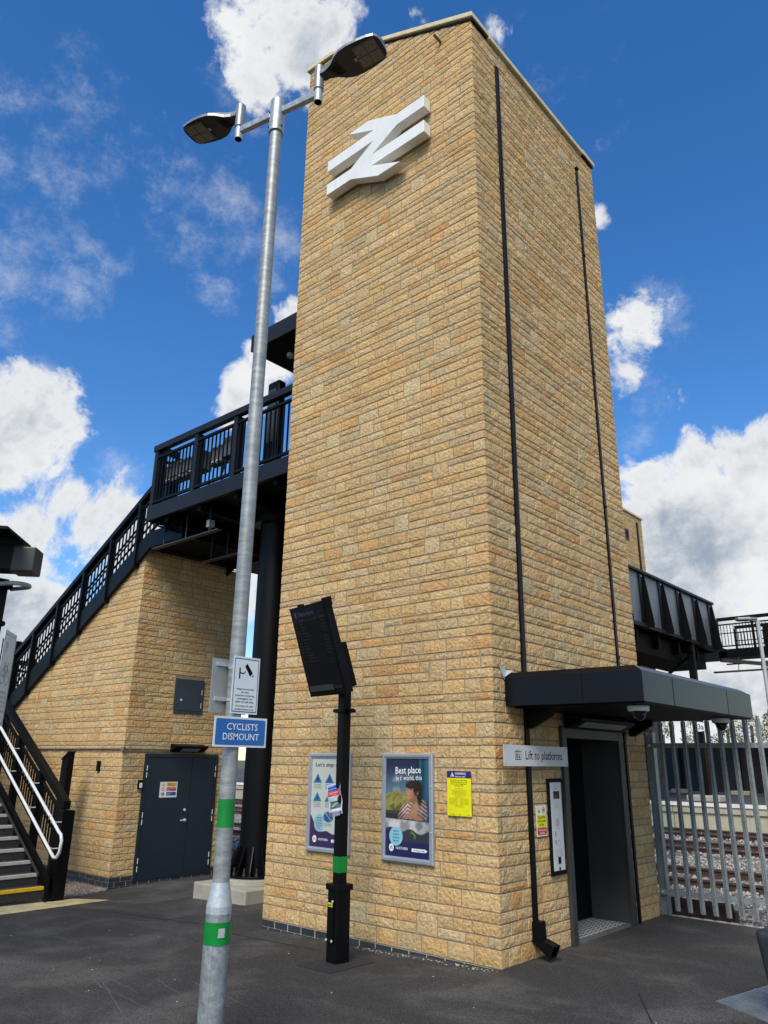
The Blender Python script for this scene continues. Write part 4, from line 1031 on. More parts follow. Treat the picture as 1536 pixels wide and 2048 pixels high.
def small_wall_camera():
    T = thing('door_sensor', (0.06, 2.74, 2.24), 'small grey sensor at the right end of the bulkhead light', 'sensor')
    c = MB(); c.cyl((0.02, 2.72, 2.25), (0.16, 2.72, 2.22), .022, n=12); c.build('sensor_body', lamp_grey, T, smooth=True)
    c = MB(); c.cyl((0.015, 2.72, 2.25), (0.03, 2.72, 2.25), .035, n=12); c.build('wall_mount', black, T, smooth=True)
small_wall_camera()

# ================================================================== DEPARTURE BOARD POST
def departure_post():
    bx, by = -1.395, -0.70; g0 = gz(bx, by)
    T = thing('departure_board', (bx, by, g0), 'black train departure screen leaning forward on a square black post', 'information screen')
    a = math.radians(-9.4); U = Vector((math.cos(a), math.sin(a), 0)); Vn = Vector((math.sin(a), -math.cos(a), 0))  # Vn faces the reader
    O = Vector((bx, by, 0)); F = (O, U, Z3, Vn)
    c = MB(); c.fbox(F, -.080, .080, g0, .60, -.080, .080); c.build('base_box', black, T, bevel=.006)
    c = MB(); c.fbox(F, -.098, .098, .585, .64, -.098, .098); c.build('base_collar', black, T, bevel=.006)
    c = MB(); c.fbox(F, -.050, .050, .60, 2.62, -.050, .050); c.build('post', black, T, bevel=.006)
    c = MB(); c.fbox(F, -.0515, .0515, .74, .885, -.0515, .0515); c.build('green_band', green, T, label='green tape band near the foot of the black post')
    c = MB(); c.fbox(F, -.065, .035, .12, .52, .085, .092); hp = c.build('access_door', black, T, bevel=.003)
    c = MB()
    for u in (-.065, .025):
        for v in (.15, .49): c.cyl(O+U*u+Z3*v+Vn*.092, O+U*u+Z3*v+Vn*.10, .012, n=10)
    c.each('bolt', steelp, hp)
    c = MB(); c.fbox(F, -.055, .02, .44, .475, .092, .094); st = c.build('hazard_label', yellow, T)
    c = MB(); text(c, "400V", (O, U, Z3, Vn), -.008, .449, .022, n=.0955, bold=.01); pict_tri(c, (O, U, Z3, Vn), -.042, .457, .022, .0955, 0); c.build('label_text', txt_black, st)
    # clamp
    c = MB(); c.fbox(F, -.09, .09, 2.265, 2.30, -.085, .085); c.build('clamp', black, T, bevel=.006)
    c = MB()
    for u in (-.115, .115): c.cyl(O+U*u+Z3*2.283+Vn*.03, O+U*u+Z3*2.283-Vn*.03, .022, n=10)
    c.cyl(O-U*.125+Z3*2.283, O+U*.125+Z3*2.283, .012, n=8); c.each('clamp_bolt', black, T, smooth=True)
    # screen cabinet
    BL = Vector((-1.735, -0.875, 2.425)); up = Vector((-0.054, -0.32, 0.903)).normalized(); Uc = Vector((0.987, -0.163, 0)).normalized()
    up = (up-Uc*up.dot(Uc)).normalized(); Nn = Uc.cross(up)   # toward reader
    FS = (BL, Uc, up, Nn); w, h = .645, .965
    c = MB(); c.fbox(FS, 0, w, 0, h, -.095, 0); c.build('cabinet', black, T, bevel=.006)
    c = MB(); c.fbox(FS, w-.05, w+.01, .90, h+.028, -.10, -.01); c.fbox(FS, .13, .21, h, h+.02, -.06, -.02); c.fbox(FS, w-.20, w-.03, .04, .50, -.18, -.096); c.each('rear_bracket', black_matt, T, bevel=.004)
    c = MB(); rect(c, FS, .025, w-.025, .06, h-.02, .0012, 0); sc = c.build('screen', mat('lcd_panel', (0.004, 0.004, 0.007), 0.12), T)
    c = MB(); rect(c, FS, .028, w-.028, h-.155, h-.025, .0018, 0); c.build('screen_header', mat('lcd_header', (0.006, 0.006, 0.016), 0.2), sc)
    c = MB(); rect(c, FS, .035, w-.185, .055, .115, .002, 0); c.build('message_strip', mat('lcd_strip', (0.050, 0.052, 0.048), 0.3), sc)
    dim = mat('lcd_text', (0.02, 0.02, 0.022), 0.5, emit=((0.10, 0.11, 0.13), 0.16)); dim2 = mat('lcd_text_faint', (0.015, 0.015, 0.015), 0.5, emit=((0.05, 0.055, 0.06), 0.12))
    c = MB(); text(c, "Departures", FS, .13, h-.105, .068, align='L', n=.003, width=.30, bold=.005)
    c.fbox(FS, .07, .105, h-.105, h-.055, .002, .003); c.fbox(FS, .075, .100, h-.118, h-.11, .002, .003)
    text(c, "Time", FS, .05, h-.150, .019, align='L', n=.003); text(c, "Destination", FS, .13, h-.150, .019, align='L', n=.003); text(c, "Plat", FS, .43, h-.150, .019, n=.003); text(c, "Expected", FS, .55, h-.150, .019, n=.003)
    c.fbox(FS, .04, w-.04, h-.160, h-.158, .002, .0025)
    text(c, "13:01:39", FS, w-.105, .072, .032, n=.003); c.build('screen_title', dim, sc)
    c = MB(); rows = [("13:11", "Leeds", "2"), ("13:15", "Bradford Fs", "1"), ("13:26", "Leeds", "2"), ("13:31", "Huddersfield", "1"), ("", "via Castleford", ""), ("13:40", "Knaresborough", "2"), ("13:44", "York", "1"), ("13:56", "Leeds", "2"), ("14:05", "Bradford Fs", "1"), ("14:11", "Leeds", "2"), ("14:19", "Huddersfield", "1"), ("", "via Castleford", ""), ("14:26", "Knaresborough", "2"), ("14:38", "York", "1")]
    v = h-.195
    for t, d, p in rows:
        if t: text(c, t, FS, .045, v, .023, align='L', n=.003); text(c, p, FS, .43, v, .023, n=.003); text(c, "On time", FS, .55, v, .023, n=.003)
        text(c, d, FS, .13 if t else .16, v, .023, align='L', n=.003); v -= .0335
    c.build('departure_rows', dim2, sc)
    return O, U, Vn
O_, U_, V_ = departure_post()
def cover_plate():
    mb = MB(); z = 0.006
    P = [(-1.62, -1.02), (-1.14, -1.06), (-1.12, -0.46), (-1.60, -0.42)]
    mb.prism([(x, y, gz(x, y)+z) for x, y in P], (0, 0, -0.05)); setp(mb.build('asphalt_patch', mat('new_asphalt', (0.016, 0.016, 0.017), 0.9, noise=[(90, 0.6, 1.5, 3)], bump=[(110, .004, 3)])), kind='structure')
cover_plate()
def flyer():
    T = thing('paper_flyer', O_+U_*-.06+V_*.07+Z3*1.22, 'creased paper flyer with a blue and red heading taped to the post', 'flyer')
    up = (Z3+U_*(-.20)+V_*.0).normalized(); Uf = (U_+Z3*.20).normalized(); F = (O_+U_*(-.112)+V_*.056+Z3*1.245, Uf, up, Uf.cross(up))
    def fn(X, Y):
        C = np.ones(X.shape+(3,))*np.array([0.60, 0.62, 0.70])
        ins = sm(X, .04, .05)*(1-sm(X, .95, .96))
        C = lay(C, ins*sm(Y, .76, .765)*(1-sm(Y, .96, .97)), (0.015, 0.07, 0.36)); C = lay(C, ins*sm(Y, .60, .605)*(1-sm(Y, .76, .765)), (0.62, 0.07, 0.05))
        ph = sm(X, .14, .15)*(1-sm(X, .92, .93))*sm(Y, .20, .205)*(1-sm(Y, .44, .445))
        n = fbm(X, Y, 7, 12); C = lay(C, ph, np.stack([.02+.12*n, .05+.16*n, .05+.13*n], -1)); C = lay(C, ph*ell(X, Y, .5, .34, .2, .03, .05, .3), (0.25, 0.42, 0.36))
        C = lay(C, ph*ell(X, Y, .35, .29, .12, .02, .03, -.2), (0.30, 0.33, 0.20)); C = lay(C, ins*(1-sm(Y, .1, .11)), (0.12, 0.14, 0.32))
        return C*(0.85+0.3*fbm(X, Y, 3, 30))[..., None]
    sheet(F, .205, .30, 40, 56, fn, 'paper', painted_matt, T, n=0.0, warp=lambda X, Y: .012*np.sin(X*4+Y*2)+.006*np.sin(Y*11)+.004)
    g = MB(); text(g, "National Rail", F, .02, .272, .019, align='L', n=.0235, bold=.01); text(g, "Upcoming improvements", F, .03, .245, .014, align='L', n=.0235); text(g, "Changes to services", F, .10, .205, .020, n=.020, bold=.01); text(g, "this weekend", F, .12, .188, .014, n=.020)
    g.build('flyer_text', txt_white, T)
    g = MB()
    for k in range(3): text(g, "Buses may replace trains on some routes", F, .11, .158-.012*k, .009, width=.16, n=.018)
    g.build('flyer_small_text', txt_grey, T)
    g = MB(); g.fbox(F, .06, .19, -.012, .03, .02, .021); g.build('tape', mat('clear_tape', (0.30, 0.30, 0.33), 0.15), T)
flyer()

# ================================================================== LAMP POST
LP = Vector((-0.25, -3.03, 0))
def lamp_post():
    g0 = gz(LP.x, LP.y)
    T = thing('lamp_post', LP+Z3*g0, 'tall galvanised lamp post with two lamp heads, nearest the camera', 'lamp post')
    P = lambda z, dx=0, dy=0: LP+Vector((dx, dy, z))
    c = MB(); c.cyl(P(g0-.05), P(.80), .084, n=40); c.build('base_section', galv, T, smooth=True)
    c = MB(); c.cyl(P(.80), P(.845), .086, n=40); c.cyl(P(.845), P(.99), .086, .060, n=40); c.build('taper', galv_pale, T, smooth=True)
    c = MB(); c.cyl(P(.99), P(7.45), .0575, .0555, n=40); c.build('shaft', galv_ring, T, smooth=True)
    # access door, recessed seam
    vd = Vector((.55, -.83, 0)).normalized(); sd = Vector((.83, .55, 0)).normalized()
    c = MB()
    for i in range(8):
        a0 = -0.62+i*0.155; a1 = a0+0.155
        q = lambda a, z, r: P(z)+(vd*math.cos(a-.55)+sd*math.sin(a-.55))*r
        c.face([q(a0, .05, .0875), q(a1, .05, .0875), q(a1, .70, .0875), q(a0, .70, .0875)])
        for z in (.05, .70): c.face([q(a0, z, .0875), q(a1, z, .0875), q(a1, z, .08), q(a0, z, .08)])
    c.face([q(-.62, .05, .0875), q(-.62, .70, .0875), q(-.62, .70, .08), q(-.62, .05, .08)]); c.face([q(.62, .05, .0875), q(.62, .70, .0875), q(.62, .70, .08), q(.62, .05, .08)])
    c.build('access_door', galv, T, smooth=True)
    c = MB(); c.cyl(P(.62), P(.755), .0895, n=40, caps=False); c.build('green_band', green, T, smooth=True, label='lower green band on the thick base section')
    c = MB(); c.cyl(P(1.335), P(1.52), .0595, n=40, caps=False); c.build('green_band', green, T, smooth=True, label='upper green band on the slim shaft')
    c = MB()
    q2 = vd*.091+sd*.03
    nd = (vd*.80+sd*.60).normalized(); td = Vector((-nd.y, nd.x, 0)); c.fbox((P(.665)+nd*.0895, td, Z3, nd), -.022, .022, 0, .055, -.002, .0035); c.build('number_plate', galv_pale, T, bevel=.002)
    # top collar and bracket
    c = MB(); c.cyl(P(7.45), P(7.83), .072, n=36); c.build('collar', galv, T, smooth=True, bevel=.004)
    a = math.radians(192.8); wv = Vector((math.cos(a), math.sin(a), 0))
    for s in (-1, 1):
        c = MB(); c.bar(P(7.70)+wv*s*.07, P(7.70)+wv*s*.45, .05, .07); c.build('cross_arm', galv, T, bevel=.005)
    c = MB()
    for z in (7.5, 7.68):
        for t in (0, 2.1, 4.2): c.cyl(P(z)+Vector((math.cos(t), math.sin(t), 0))*.07, P(z)+Vector((math.cos(t), math.sin(t), 0))*.082, .008, n=8)
    c.each('grub_screw', lamp_dark, T)
    for s in (-1, 1):
        d = wv*s; Q = P(0)+d*.47
        c = MB()
        # hollow spigot tube
        for r, mi in ((.038, 0), (.033, 1)):
            c.cyl(Q+Z3*7.60, Q+Z3*7.80, r, n=24, caps=False, mi=mi)
        k = 24
        for i in range(k):
            t0, t1 = 2*math.pi*i/k, 2*math.pi*(i+1)/k
            c.face([Q+Vector((r*math.cos(t), r*math.sin(t), 7.60)) for r, t in ((.033, t0), (.038, t0), (.038, t1), (.033, t1))])
        c.face([Q+Vector((.033*math.cos(2*math.pi*i/k), .033*math.sin(2*math.pi*i/k), 7.70)) for i in range(k)], 1)
        c.build('spigot', [galv_pale, black_matt], T, smooth=True)
        H = MB(); H.cyl(Q+Z3*7.74, Q+Z3*8.02, .047, n=26); H.build('head_socket', lamp_grey, T, smooth=True, bevel=.006)
        # lantern: plan outline, tilted up slightly
        tilt = math.radians(6 if s > 0 else 4); dd = (d*math.cos(tilt)+Z3*math.sin(tilt)); sdv = Vector((-d.y, d.x, 0)); nv = dd.cross(sdv); 
        if nv.z < 0: nv = -nv
        O = Q+Z3*7.90+d*.03
        outl = [(0.0, .045), (.06, .048), (.13, .070), (.20, .120), (.27, .150), (.36, .160), (.46, .156), (.56, .142), (.62, .125), (.645, .095), (.655, .05)]
        def top(u): return .055+.030*math.sin(min(u/.65, 1)*math.pi)*1.0-.02*(u/.65)
        L = MB(); nseg = 8
        rings = []
        for (u, wd) in outl:
            r = []
            for j in range(nseg+1):
                t = -1+2*j/nseg; r.append(O+dd*u+sdv*wd*t+nv*(top(u)*(1-abs(t)**2.6)+.012))
            rings.append(r)
        for i in range(len(rings)-1):
            for j in range(nseg): L.face([rings[i][j], rings[i+1][j], rings[i+1][j+1], rings[i][j+1]])
        # side skirt and underside
        low = [[O+dd*u-sdv*wd*1.0+nv*(-.018), O+dd*u+sdv*wd*1.0+nv*(-.018)] for (u, wd) in outl]
        for i in range(len(rings)-1):
            L.face([rings[i][0], low[i][0], low[i+1][0], rings[i+1][0]]); L.face([rings[i][-1], rings[i+1][-1], low[i+1][1], low[i][1]])
        L.face([low[-1][0], low[-1][1]]+list(reversed(rings[-1]))); L.face([low[0][1], low[0][0]]+rings[0])
        hb = L.build('lantern', lamp_grey, T, smooth=True)
        Bm = MB()
        for i in range(len(low)-1): Bm.face([low[i][0]+nv*.001, low[i+1][0]+nv*.001, low[i+1][1]+nv*.001, low[i][1]+nv*.001])
        for k in range(6): Bm.prism([O+dd*(.08+.012*k)+sdv*(-.05+.02*k)+nv*(-.018), O+dd*(.20+.006*k)+sdv*(-.06+.024*k)+nv*(-.018), O+dd*(.20+.006*k)+sdv*(-.055+.024*k)+nv*(-.018)], nv*-.008)
        Bm.build('underside', lamp_dark, hb)
        G = MB(); Fm = (O+dd*.34-sdv*.125+nv*(-.017), dd, sdv, -nv)
        G.fbox((O+nv*(-.018), dd, sdv, -nv), .385, .62, -.118, .118, -.004, .010)
        G.build('lens_frame', mat('lens_frame', (0.085, 0.082, 0.08), 0.4), hb, bevel=.004)
        G = MB()
        for a0, a1 in ((-.108, -.006), (.006, .108)):
            for b0, b1 in ((.395, .497), (.508, .61)): G.fbox((O+nv*(-.018), dd, sdv, -nv), b0, b1, a0, a1, .0095, .0125)
        G.each('led_panel', led, hb)
        G = MB()
        G.fbox((O+nv*(-.018), dd, sdv, -nv), .355, .385, -.02, .02, -.002, .008); G.build('catch', lamp_grey, hb, bevel=.003)
lamp_post()
def lamp_post_signs():
    vd = Vector((math.cos(math.radians(-88)), math.sin(math.radians(-88)), 0)); U = Vector((-vd.y, vd.x, 0))
    # cctv sign
    x0 = -0.392; T = thing('cctv_sign', (-.24, -3.12, 2.10), 'white sign with a black camera picture clamped to the lamp post', 'sign')
    O = Vector((-.185, -3.110, 2.096)); F = (O, Y3, Z3, X3); w, h = .246, .409
    G = F; F = (O, Y3*(.246/.300), Z3*(.409/.422), X3); w, h = .300, .422
    c = MB(); c.fbox(F, 0, w, 0, h, -.004, 0); c.build('sign_panel', signw, T, bevel=.001)
    g = MB(); n = .0012
    for a, b, c_, d in ((.014, w-.014, .014, .019), (.014, w-.014, h-.019, h-.014), (.014, .019, .019, h-.019), (w-.019, w-.014, .019, h-.019)): rect(g, F, a, b, c_, d, n, 0)
    def pq(pts): g.face([F[0]+F[1]*u+Z3*v+F[3]*n for u, v in pts])
    pq([(.068, .248), (.082, .248), (.082, .328), (.068, .328)]); pq([(.082, .286), (.122, .284), (.142, .302), (.137, .308), (.120, .292), (.082, .294)])
    pq([(.155, .362), (.130, .340), (.192, .270), (.222, .296)]); pq([(.212, .272), (.219, .266), (.232, .278), (.226, .284)])
    for k, (s, wd) in enumerate((("Images are recorded", .195), ("for crime", .085), ("prevention, monitoring,", .215), ("investigation and", .165), ("public and staff safety.", .210))): text(g, s, F, w/2, .176-.0235*k, .0185, width=wd, n=n, bold=.012)
    for k, (s, wd) in enumerate((("For further info visit:", .195), ("northernrailway.co.uk", .21))): text(g, s, F, w/2, .048-.0235*k+.004, .0185, width=wd, n=n, bold=.012)
    g.build('pictogram_and_text', txt_black, T)
    c = MB()
    for z in (.10, .33):
        c.cyl(LP+Z3*(2.085+z), LP+Z3*(2.105+z), .062, n=24)
        c.box(-.21, -.19, -3.10, -2.90, 2.085+z-.003, 2.108+z)
    c.build('clamp', galv_pale, T)
    # plate facing away
    T = thing('reverse_sign', (-.43, -3.0, 2.1), 'bare metal back of a sign fixed behind the camera sign', 'sign')
    O = Vector((-.325, -2.86, 2.10)); F = (O, -Y3, Z3, (-Y3).cross(Z3))
    c = MB(); c.fbox(F, 0, .335, 0, .39, -.003, 0); c.build('sign_panel', mat('bare_aluminium', (0.42, 0.44, 0.44), 0.4, 0.6, noise=[(3, .9, 1.1, 3)]), T, bevel=.001)
    c = MB()
    for v in (.085, .335): c.fbox(F, .10, .30, v, v+.028, -.017, -.003); c.fbox(F, .10, .20, v+.006, v+.02, -.04, -.015)
    c.build('channel_bracket', galv_pale, T, bevel=.002)
    # cyclists dismount
    T = thing('cyclists_sign', (-.20, -3.12, 1.86), 'blue and white Cyclists Dismount sign on the lamp post', 'sign')
    O = Vector((-.180, -3.242, 1.865)); F = (O, Y3*(.475/.585), Z3, X3); w, h = .585, .207
    c = MB(); c.fbox(F, 0, w, 0, h, -.004, 0); c.build('sign_panel', signw, T, bevel=.001)
    g = MB(); r = .014; pts = []
    for cx, cy, a0 in ((w-.018-r, .014+r, -90), (w-.018-r, h-.014-r, 0), (.018+r, h-.014-r, 90), (.018+r, .014+r, 180)):
        for k in range(5): t = math.radians(a0+22.5*k); pts.append((cx+r*math.cos(t), cy+r*math.sin(t)))
    g.face([F[0]+F[1]*u+Z3*v+F[3]*.0008 for u, v in pts]); g.build('blue_field', sign_blue, T)
    g = MB(); text(g, "CYCLISTS", F, .305, .118, .066, width=.345, n=.0016, bold=.006); text(g, "DISMOUNT", F, .295, .050, .066, width=.405, n=.0016, bold=.006); g.build('lettering', txt_white, T)
    c = MB(); c.cyl(LP+Z3*1.95, LP+Z3*1.975, .063, n=24); c.box(-.205, -.185, -3.15, -2.85, 1.947, 1.978); c.build('clamp', galv_pale, T)
lamp_post_signs()

# ================================================================== STAIR BLOCK (buff stone plant room under the upper flight)
BX, BY = -8.495, 0.951
def stair_block():
    T = thing('plant_room', (-11, 3, -0.3), 'buff stone plant room under the stairs, with a navy double door', 'building')
    zt = lambda x: 5.62+0.567*(x+8.35) if x < -8.45 else 5.62
    D = 0.985; zp = -0.157
    core = MB(); core.prism([(-16, BY, zp), (BX, BY, zp), (BX, BY, 5.6), (-16, BY, zt(-16)-.02)], (0, 2.46, 0)); core.build('mortar_core', mortar, T)
    mb = MB()
    stonework(mb, (Vector((-16, BY, 0)), X3, Z3, -Y3), 16+BX, zp, 5.65, ztop=lambda u: zt(u-16), seed=31, fine=1, rows0=[.098, .158, .1, .11], corner_r=.012)
    stonework(mb, (Vector((BX, BY, 0)), Y3, Z3, X3), 2.46, zp, 5.65, holes=[(1.405-BY, 3.02-BY, -1, 1.87), (1.89-BY, 2.56-BY, 2.60, 3.27)], seed=32, fine=1, rows0=[.098, .158, .1, .11], corner_l=-.001)
    mb.build('stone_wall', stone, T)
    pm = MB(); pm.box(-16, BX-.001, BY+.001, BY+2.46, -0.6, zp-.001); pm.build('plinth_bedding', pale_mortar, T)
    pb = MB(); brick_plinth(pb, (Vector((-16, BY, 0)), X3, Z3, -Y3), 16+BX, zp, -0.42); brick_plinth(pb, (Vector((BX, BY, 0)), Y3, Z3, X3), 2.46, zp, -0.42, 8)
    pb.build('plinth', blue_brick, T)
    # double door
    y0, y1, z0, z1 = 1.405, 3.02, -0.27, 1.868
    F = (Vector((BX, 0, 0)), Y3, Z3, X3)
    d = MB(); d.fbox(F, y0, y0+.055, z0, z1, -.05, .030); d.fbox(F, y1-.055, y1, z0, z1, -.05, .030); d.fbox(F, y0+.056, y1-.056, z1-.06, z1, -.05, .030); dr = d.build('double_door', navy, T, bevel=.003)
    for a, b, lab in ((y0+.058, 2.425, 'wide left door leaf carrying the safety notice'), (2.431, y1-.058, 'narrow right door leaf')):
        d = MB(); d.fbox(F, a, b, z0+.02, z1-.064, -.02, .018); lf = d.build('door_leaf', navy, dr, bevel=.003, label=lab)
    d = MB()
    for yy in (y0+.05, y1-.05):
        for zc in (1.62, 1.50, .82, .70, .07, -.06): d.cyl(F[0]+Y3*yy+Z3*(zc-.045)+X3*.032, F[0]+Y3*yy+Z3*(zc+.045)+X3*.032, .008, n=8)
    d.each('hinge', steelp, dr, smooth=True)
    d = MB(); d.tube([F[0]+Y3*2.36+Z3*.70+X3*.02, F[0]+Y3*2.36+Z3*.70+X3*.07, F[0]+Y3*2.24+Z3*.70+X3*.07], .010, n=8); d.cyl(F[0]+Y3*2.36+Z3*.70+X3*.018, F[0]+Y3*2.36+Z3*.70+X3*.028, .026, n=14)
    d.cyl(F[0]+Y3*2.34+Z3*.88+X3*.018, F[0]+Y3*2.34+Z3*.88+X3*.034, .024, n=16); d.build('door_handle', steelp, dr, smooth=True)
    # cupboard
    d = MB(); d.fbox(F, 1.895, 2.55, 2.608, 3.262, -.02, .022); cp = d.build('meter_cupboard', mat('slate_paint', (0.028, 0.036, 0.048), 0.42, noise=[(3, .9, 1.1, 3)]), T, bevel=.004)
    d = MB(); d.fbox(F, 1.955, 2.49, 2.665, 3.205, .022, .030); d.build('cupboard_door', MATS['slate_paint'], cp, bevel=.003)
    d = MB(); d.cyl(F[0]+Y3*2.03+Z3*2.86+X3*.03, F[0]+Y3*2.03+Z3*2.86+X3*.045, .022, n=14)
    for zc in (3.03, 2.78): d.cyl(F[0]+Y3*2.50+Z3*(zc-.05)+X3*.028, F[0]+Y3*2.50+Z3*(zc+.05)+X3*.028, .007, n=8)
    d.build('lock_and_hinges', steelp, cp, smooth=True)
    # conduit with junction
    d = MB(); zc = 1.945; d.tube([(-14, BY-.03, zc), (-9, BY-.03, zc), (BX+.02, BY-.03, zc)], .014, n=8); d.tube([(BX+.03, BY-.03, zc), (BX+.03, 1.9, zc)], .014, n=8)
    d.cyl((BX+.03, BY-.03, zc-.03), (BX+.03, BY-.03, zc+.03), .038, n=12)
    for x in (-13, -12, -11, -10, -9.2): d.box(x-.012, x+.012, BY-.046, BY-.012, zc-.02, zc+.02)
    d.build('conduit', mat('grey_conduit', (0.16, 0.15, 0.13), 0.6), T, smooth=True)
    d = MB(); d.box(-9.30, -9.20, BY-.045, BY-.012, 1.55, 1.73); d.build('wall_box', black_matt, T, bevel=.006)
    # pale mastic movement joint on the long wall
    d = MB(); d.box(-12.16, -12.145, BY-.020, BY-.012, 0.2, 3.3); d.build('movement_joint', mat('mastic', (0.5, 0.42, 0.27), .8), T)
stair_block()
bulkhead((Vector((BX+.034, 1.89, 1.90)), Y3, Z3, X3), .72, 'black bulkhead light above the navy double door')
def door_notice():
    T = thing('safety_notice', (BX+.02, 1.95, 1.10), 'white safety notice with amber, red and blue bands on the navy door', 'sign')
    F = (Vector((BX+.0185, 1.765, 1.105)), Y3, Z3, X3); w, h = .37, .27
    c = MB(); c.fbox(F, 0, w, 0, h, 0, .003); c.build('sign_panel', white, T)
    g = MB()
    for k, mi in enumerate((0, 1, 2)): v = h-.075-.082*k; rect(g, F, .145, w-.02, v, v+.062, .0042, mi)
    pict_tri(g, F, .07, h-.045, .062, .0042, 0); ringf(g, F, .07, h-.125, .020, .030, .0042, 1); disc(g, F, .07, h-.21, .030, .0042, 2)
    g.build('colour_bands', [amber, redm, bluep], T)
    g = MB(); text(g, "Danger", F, .165, h-.042, .028, n=.0052, align='L'); text(g, "High voltage", F, .165, h-.066, .020, n=.0052, align='L', width=.15)
    g.build('black_text', txt_black, T)
    g = MB(); text(g, "No unauthorised", F, .155, h-.125, .022, n=.0052, align='L', width=.185); text(g, "access", F, .155, h-.148, .022, n=.0052, align='L'); text(g, "Keep door", F, .155, h-.205, .024, n=.0052, align='L'); text(g, "locked", F, .155, h-.230, .024, n=.0052, align='L')
    rect(g, F, .064, .076, h-.225, h-.195, .0052, 0)
    g.build('white_text', txt_white, T)
    T = thing('key_safe', (BX+.02, 1.34, 1.30), 'small black and white keypad box on stone left of the door', 'keypad')
    c = MB(); c.fbox((Vector((BX+.014, 1.295, 1.26)), Y3, Z3, X3), 0, .09, 0, .155, 0, .045); c.build('box', black_matt, T, bevel=.006)
    c = MB(); c.fbox((Vector((BX+.0595, 1.312, 1.28)), Y3, Z3, X3), 0, .056, 0, .085, 0, .004); c.build('keypad', white, T, bevel=.002)
door_notice()
def wall_camera_block():
    p = Vector((BX+.10, 3.22, 2.75)); T = thing('wall_camera', p, 'white dome camera on the stone wall behind the lamp post signs', 'camera')
    c = MB(); c.cyl((BX+.013, 3.22, 2.78), (BX+.16, 3.22, 2.78), .10, .09, n=20); c.build('camera_housing', white, T, smooth=True, bevel=.01)
    c = MB(); c.cyl((BX+.16, 3.22, 2.77), (BX+.21, 3.22, 2.75), .065, .035, n=16); c.build('camera_lens', glass_dark, T, smooth=True)
wall_camera_block()

# ================================================================== RAILINGS
def railing(T, A, B, n, h=1.25, foot=0.0, spacing=0.115, post=(0.07, 0.13), lab=None, extra=True, skew=0.0):
    """A,B: points at deck level; railing stands above them"""
    A = Vector(A); B = Vector(B); d = B-A; dh = Vector((d.x, d.y, 0)).normalized(); nn = Vector((-dh.y, dh.x, 0))
    c = MB(); c.bar(A+Z3*(h-.06), B+Z3*(h-.06), .12, .12); c.build('top_rail', black, T, bevel=.005)
    c = MB(); c.bar(A+Z3*(h-.27), B+Z3*(h-.27), .04, .05); c.bar(A+Z3*(foot+.09), B+Z3*(foot+.09), .04, .05)
    if extra: c.bar(A+Z3*(h*.5), B+Z3*(h*.5), .02, .035)
    c.build('sub_rail', black, T)
    for i in range(n+1):
        p = A.lerp(B, i/n); c = MB(); c.fbox((p, dh, Z3, nn), -post[0]/2, post[0]/2, -.1, h-.125, -post[1]/2, post[1]/2); c.build('post', black, T, bevel=.003)
    for i in range(n):
        p, q = A.lerp(B, i/n), A.lerp(B, (i+1)/n); L = (Vector((q.x-p.x, q.y-p.y, 0))).length; k = max(2, int(L/spacing)); c = MB()
        for j in range(1, k):
            r = p.lerp(q, j/k); c.fbox((r, dh, Z3, nn), -.011, .011, foot+.112, h-.30, -.011, .011)
        c.build('infill_bars', black, T)
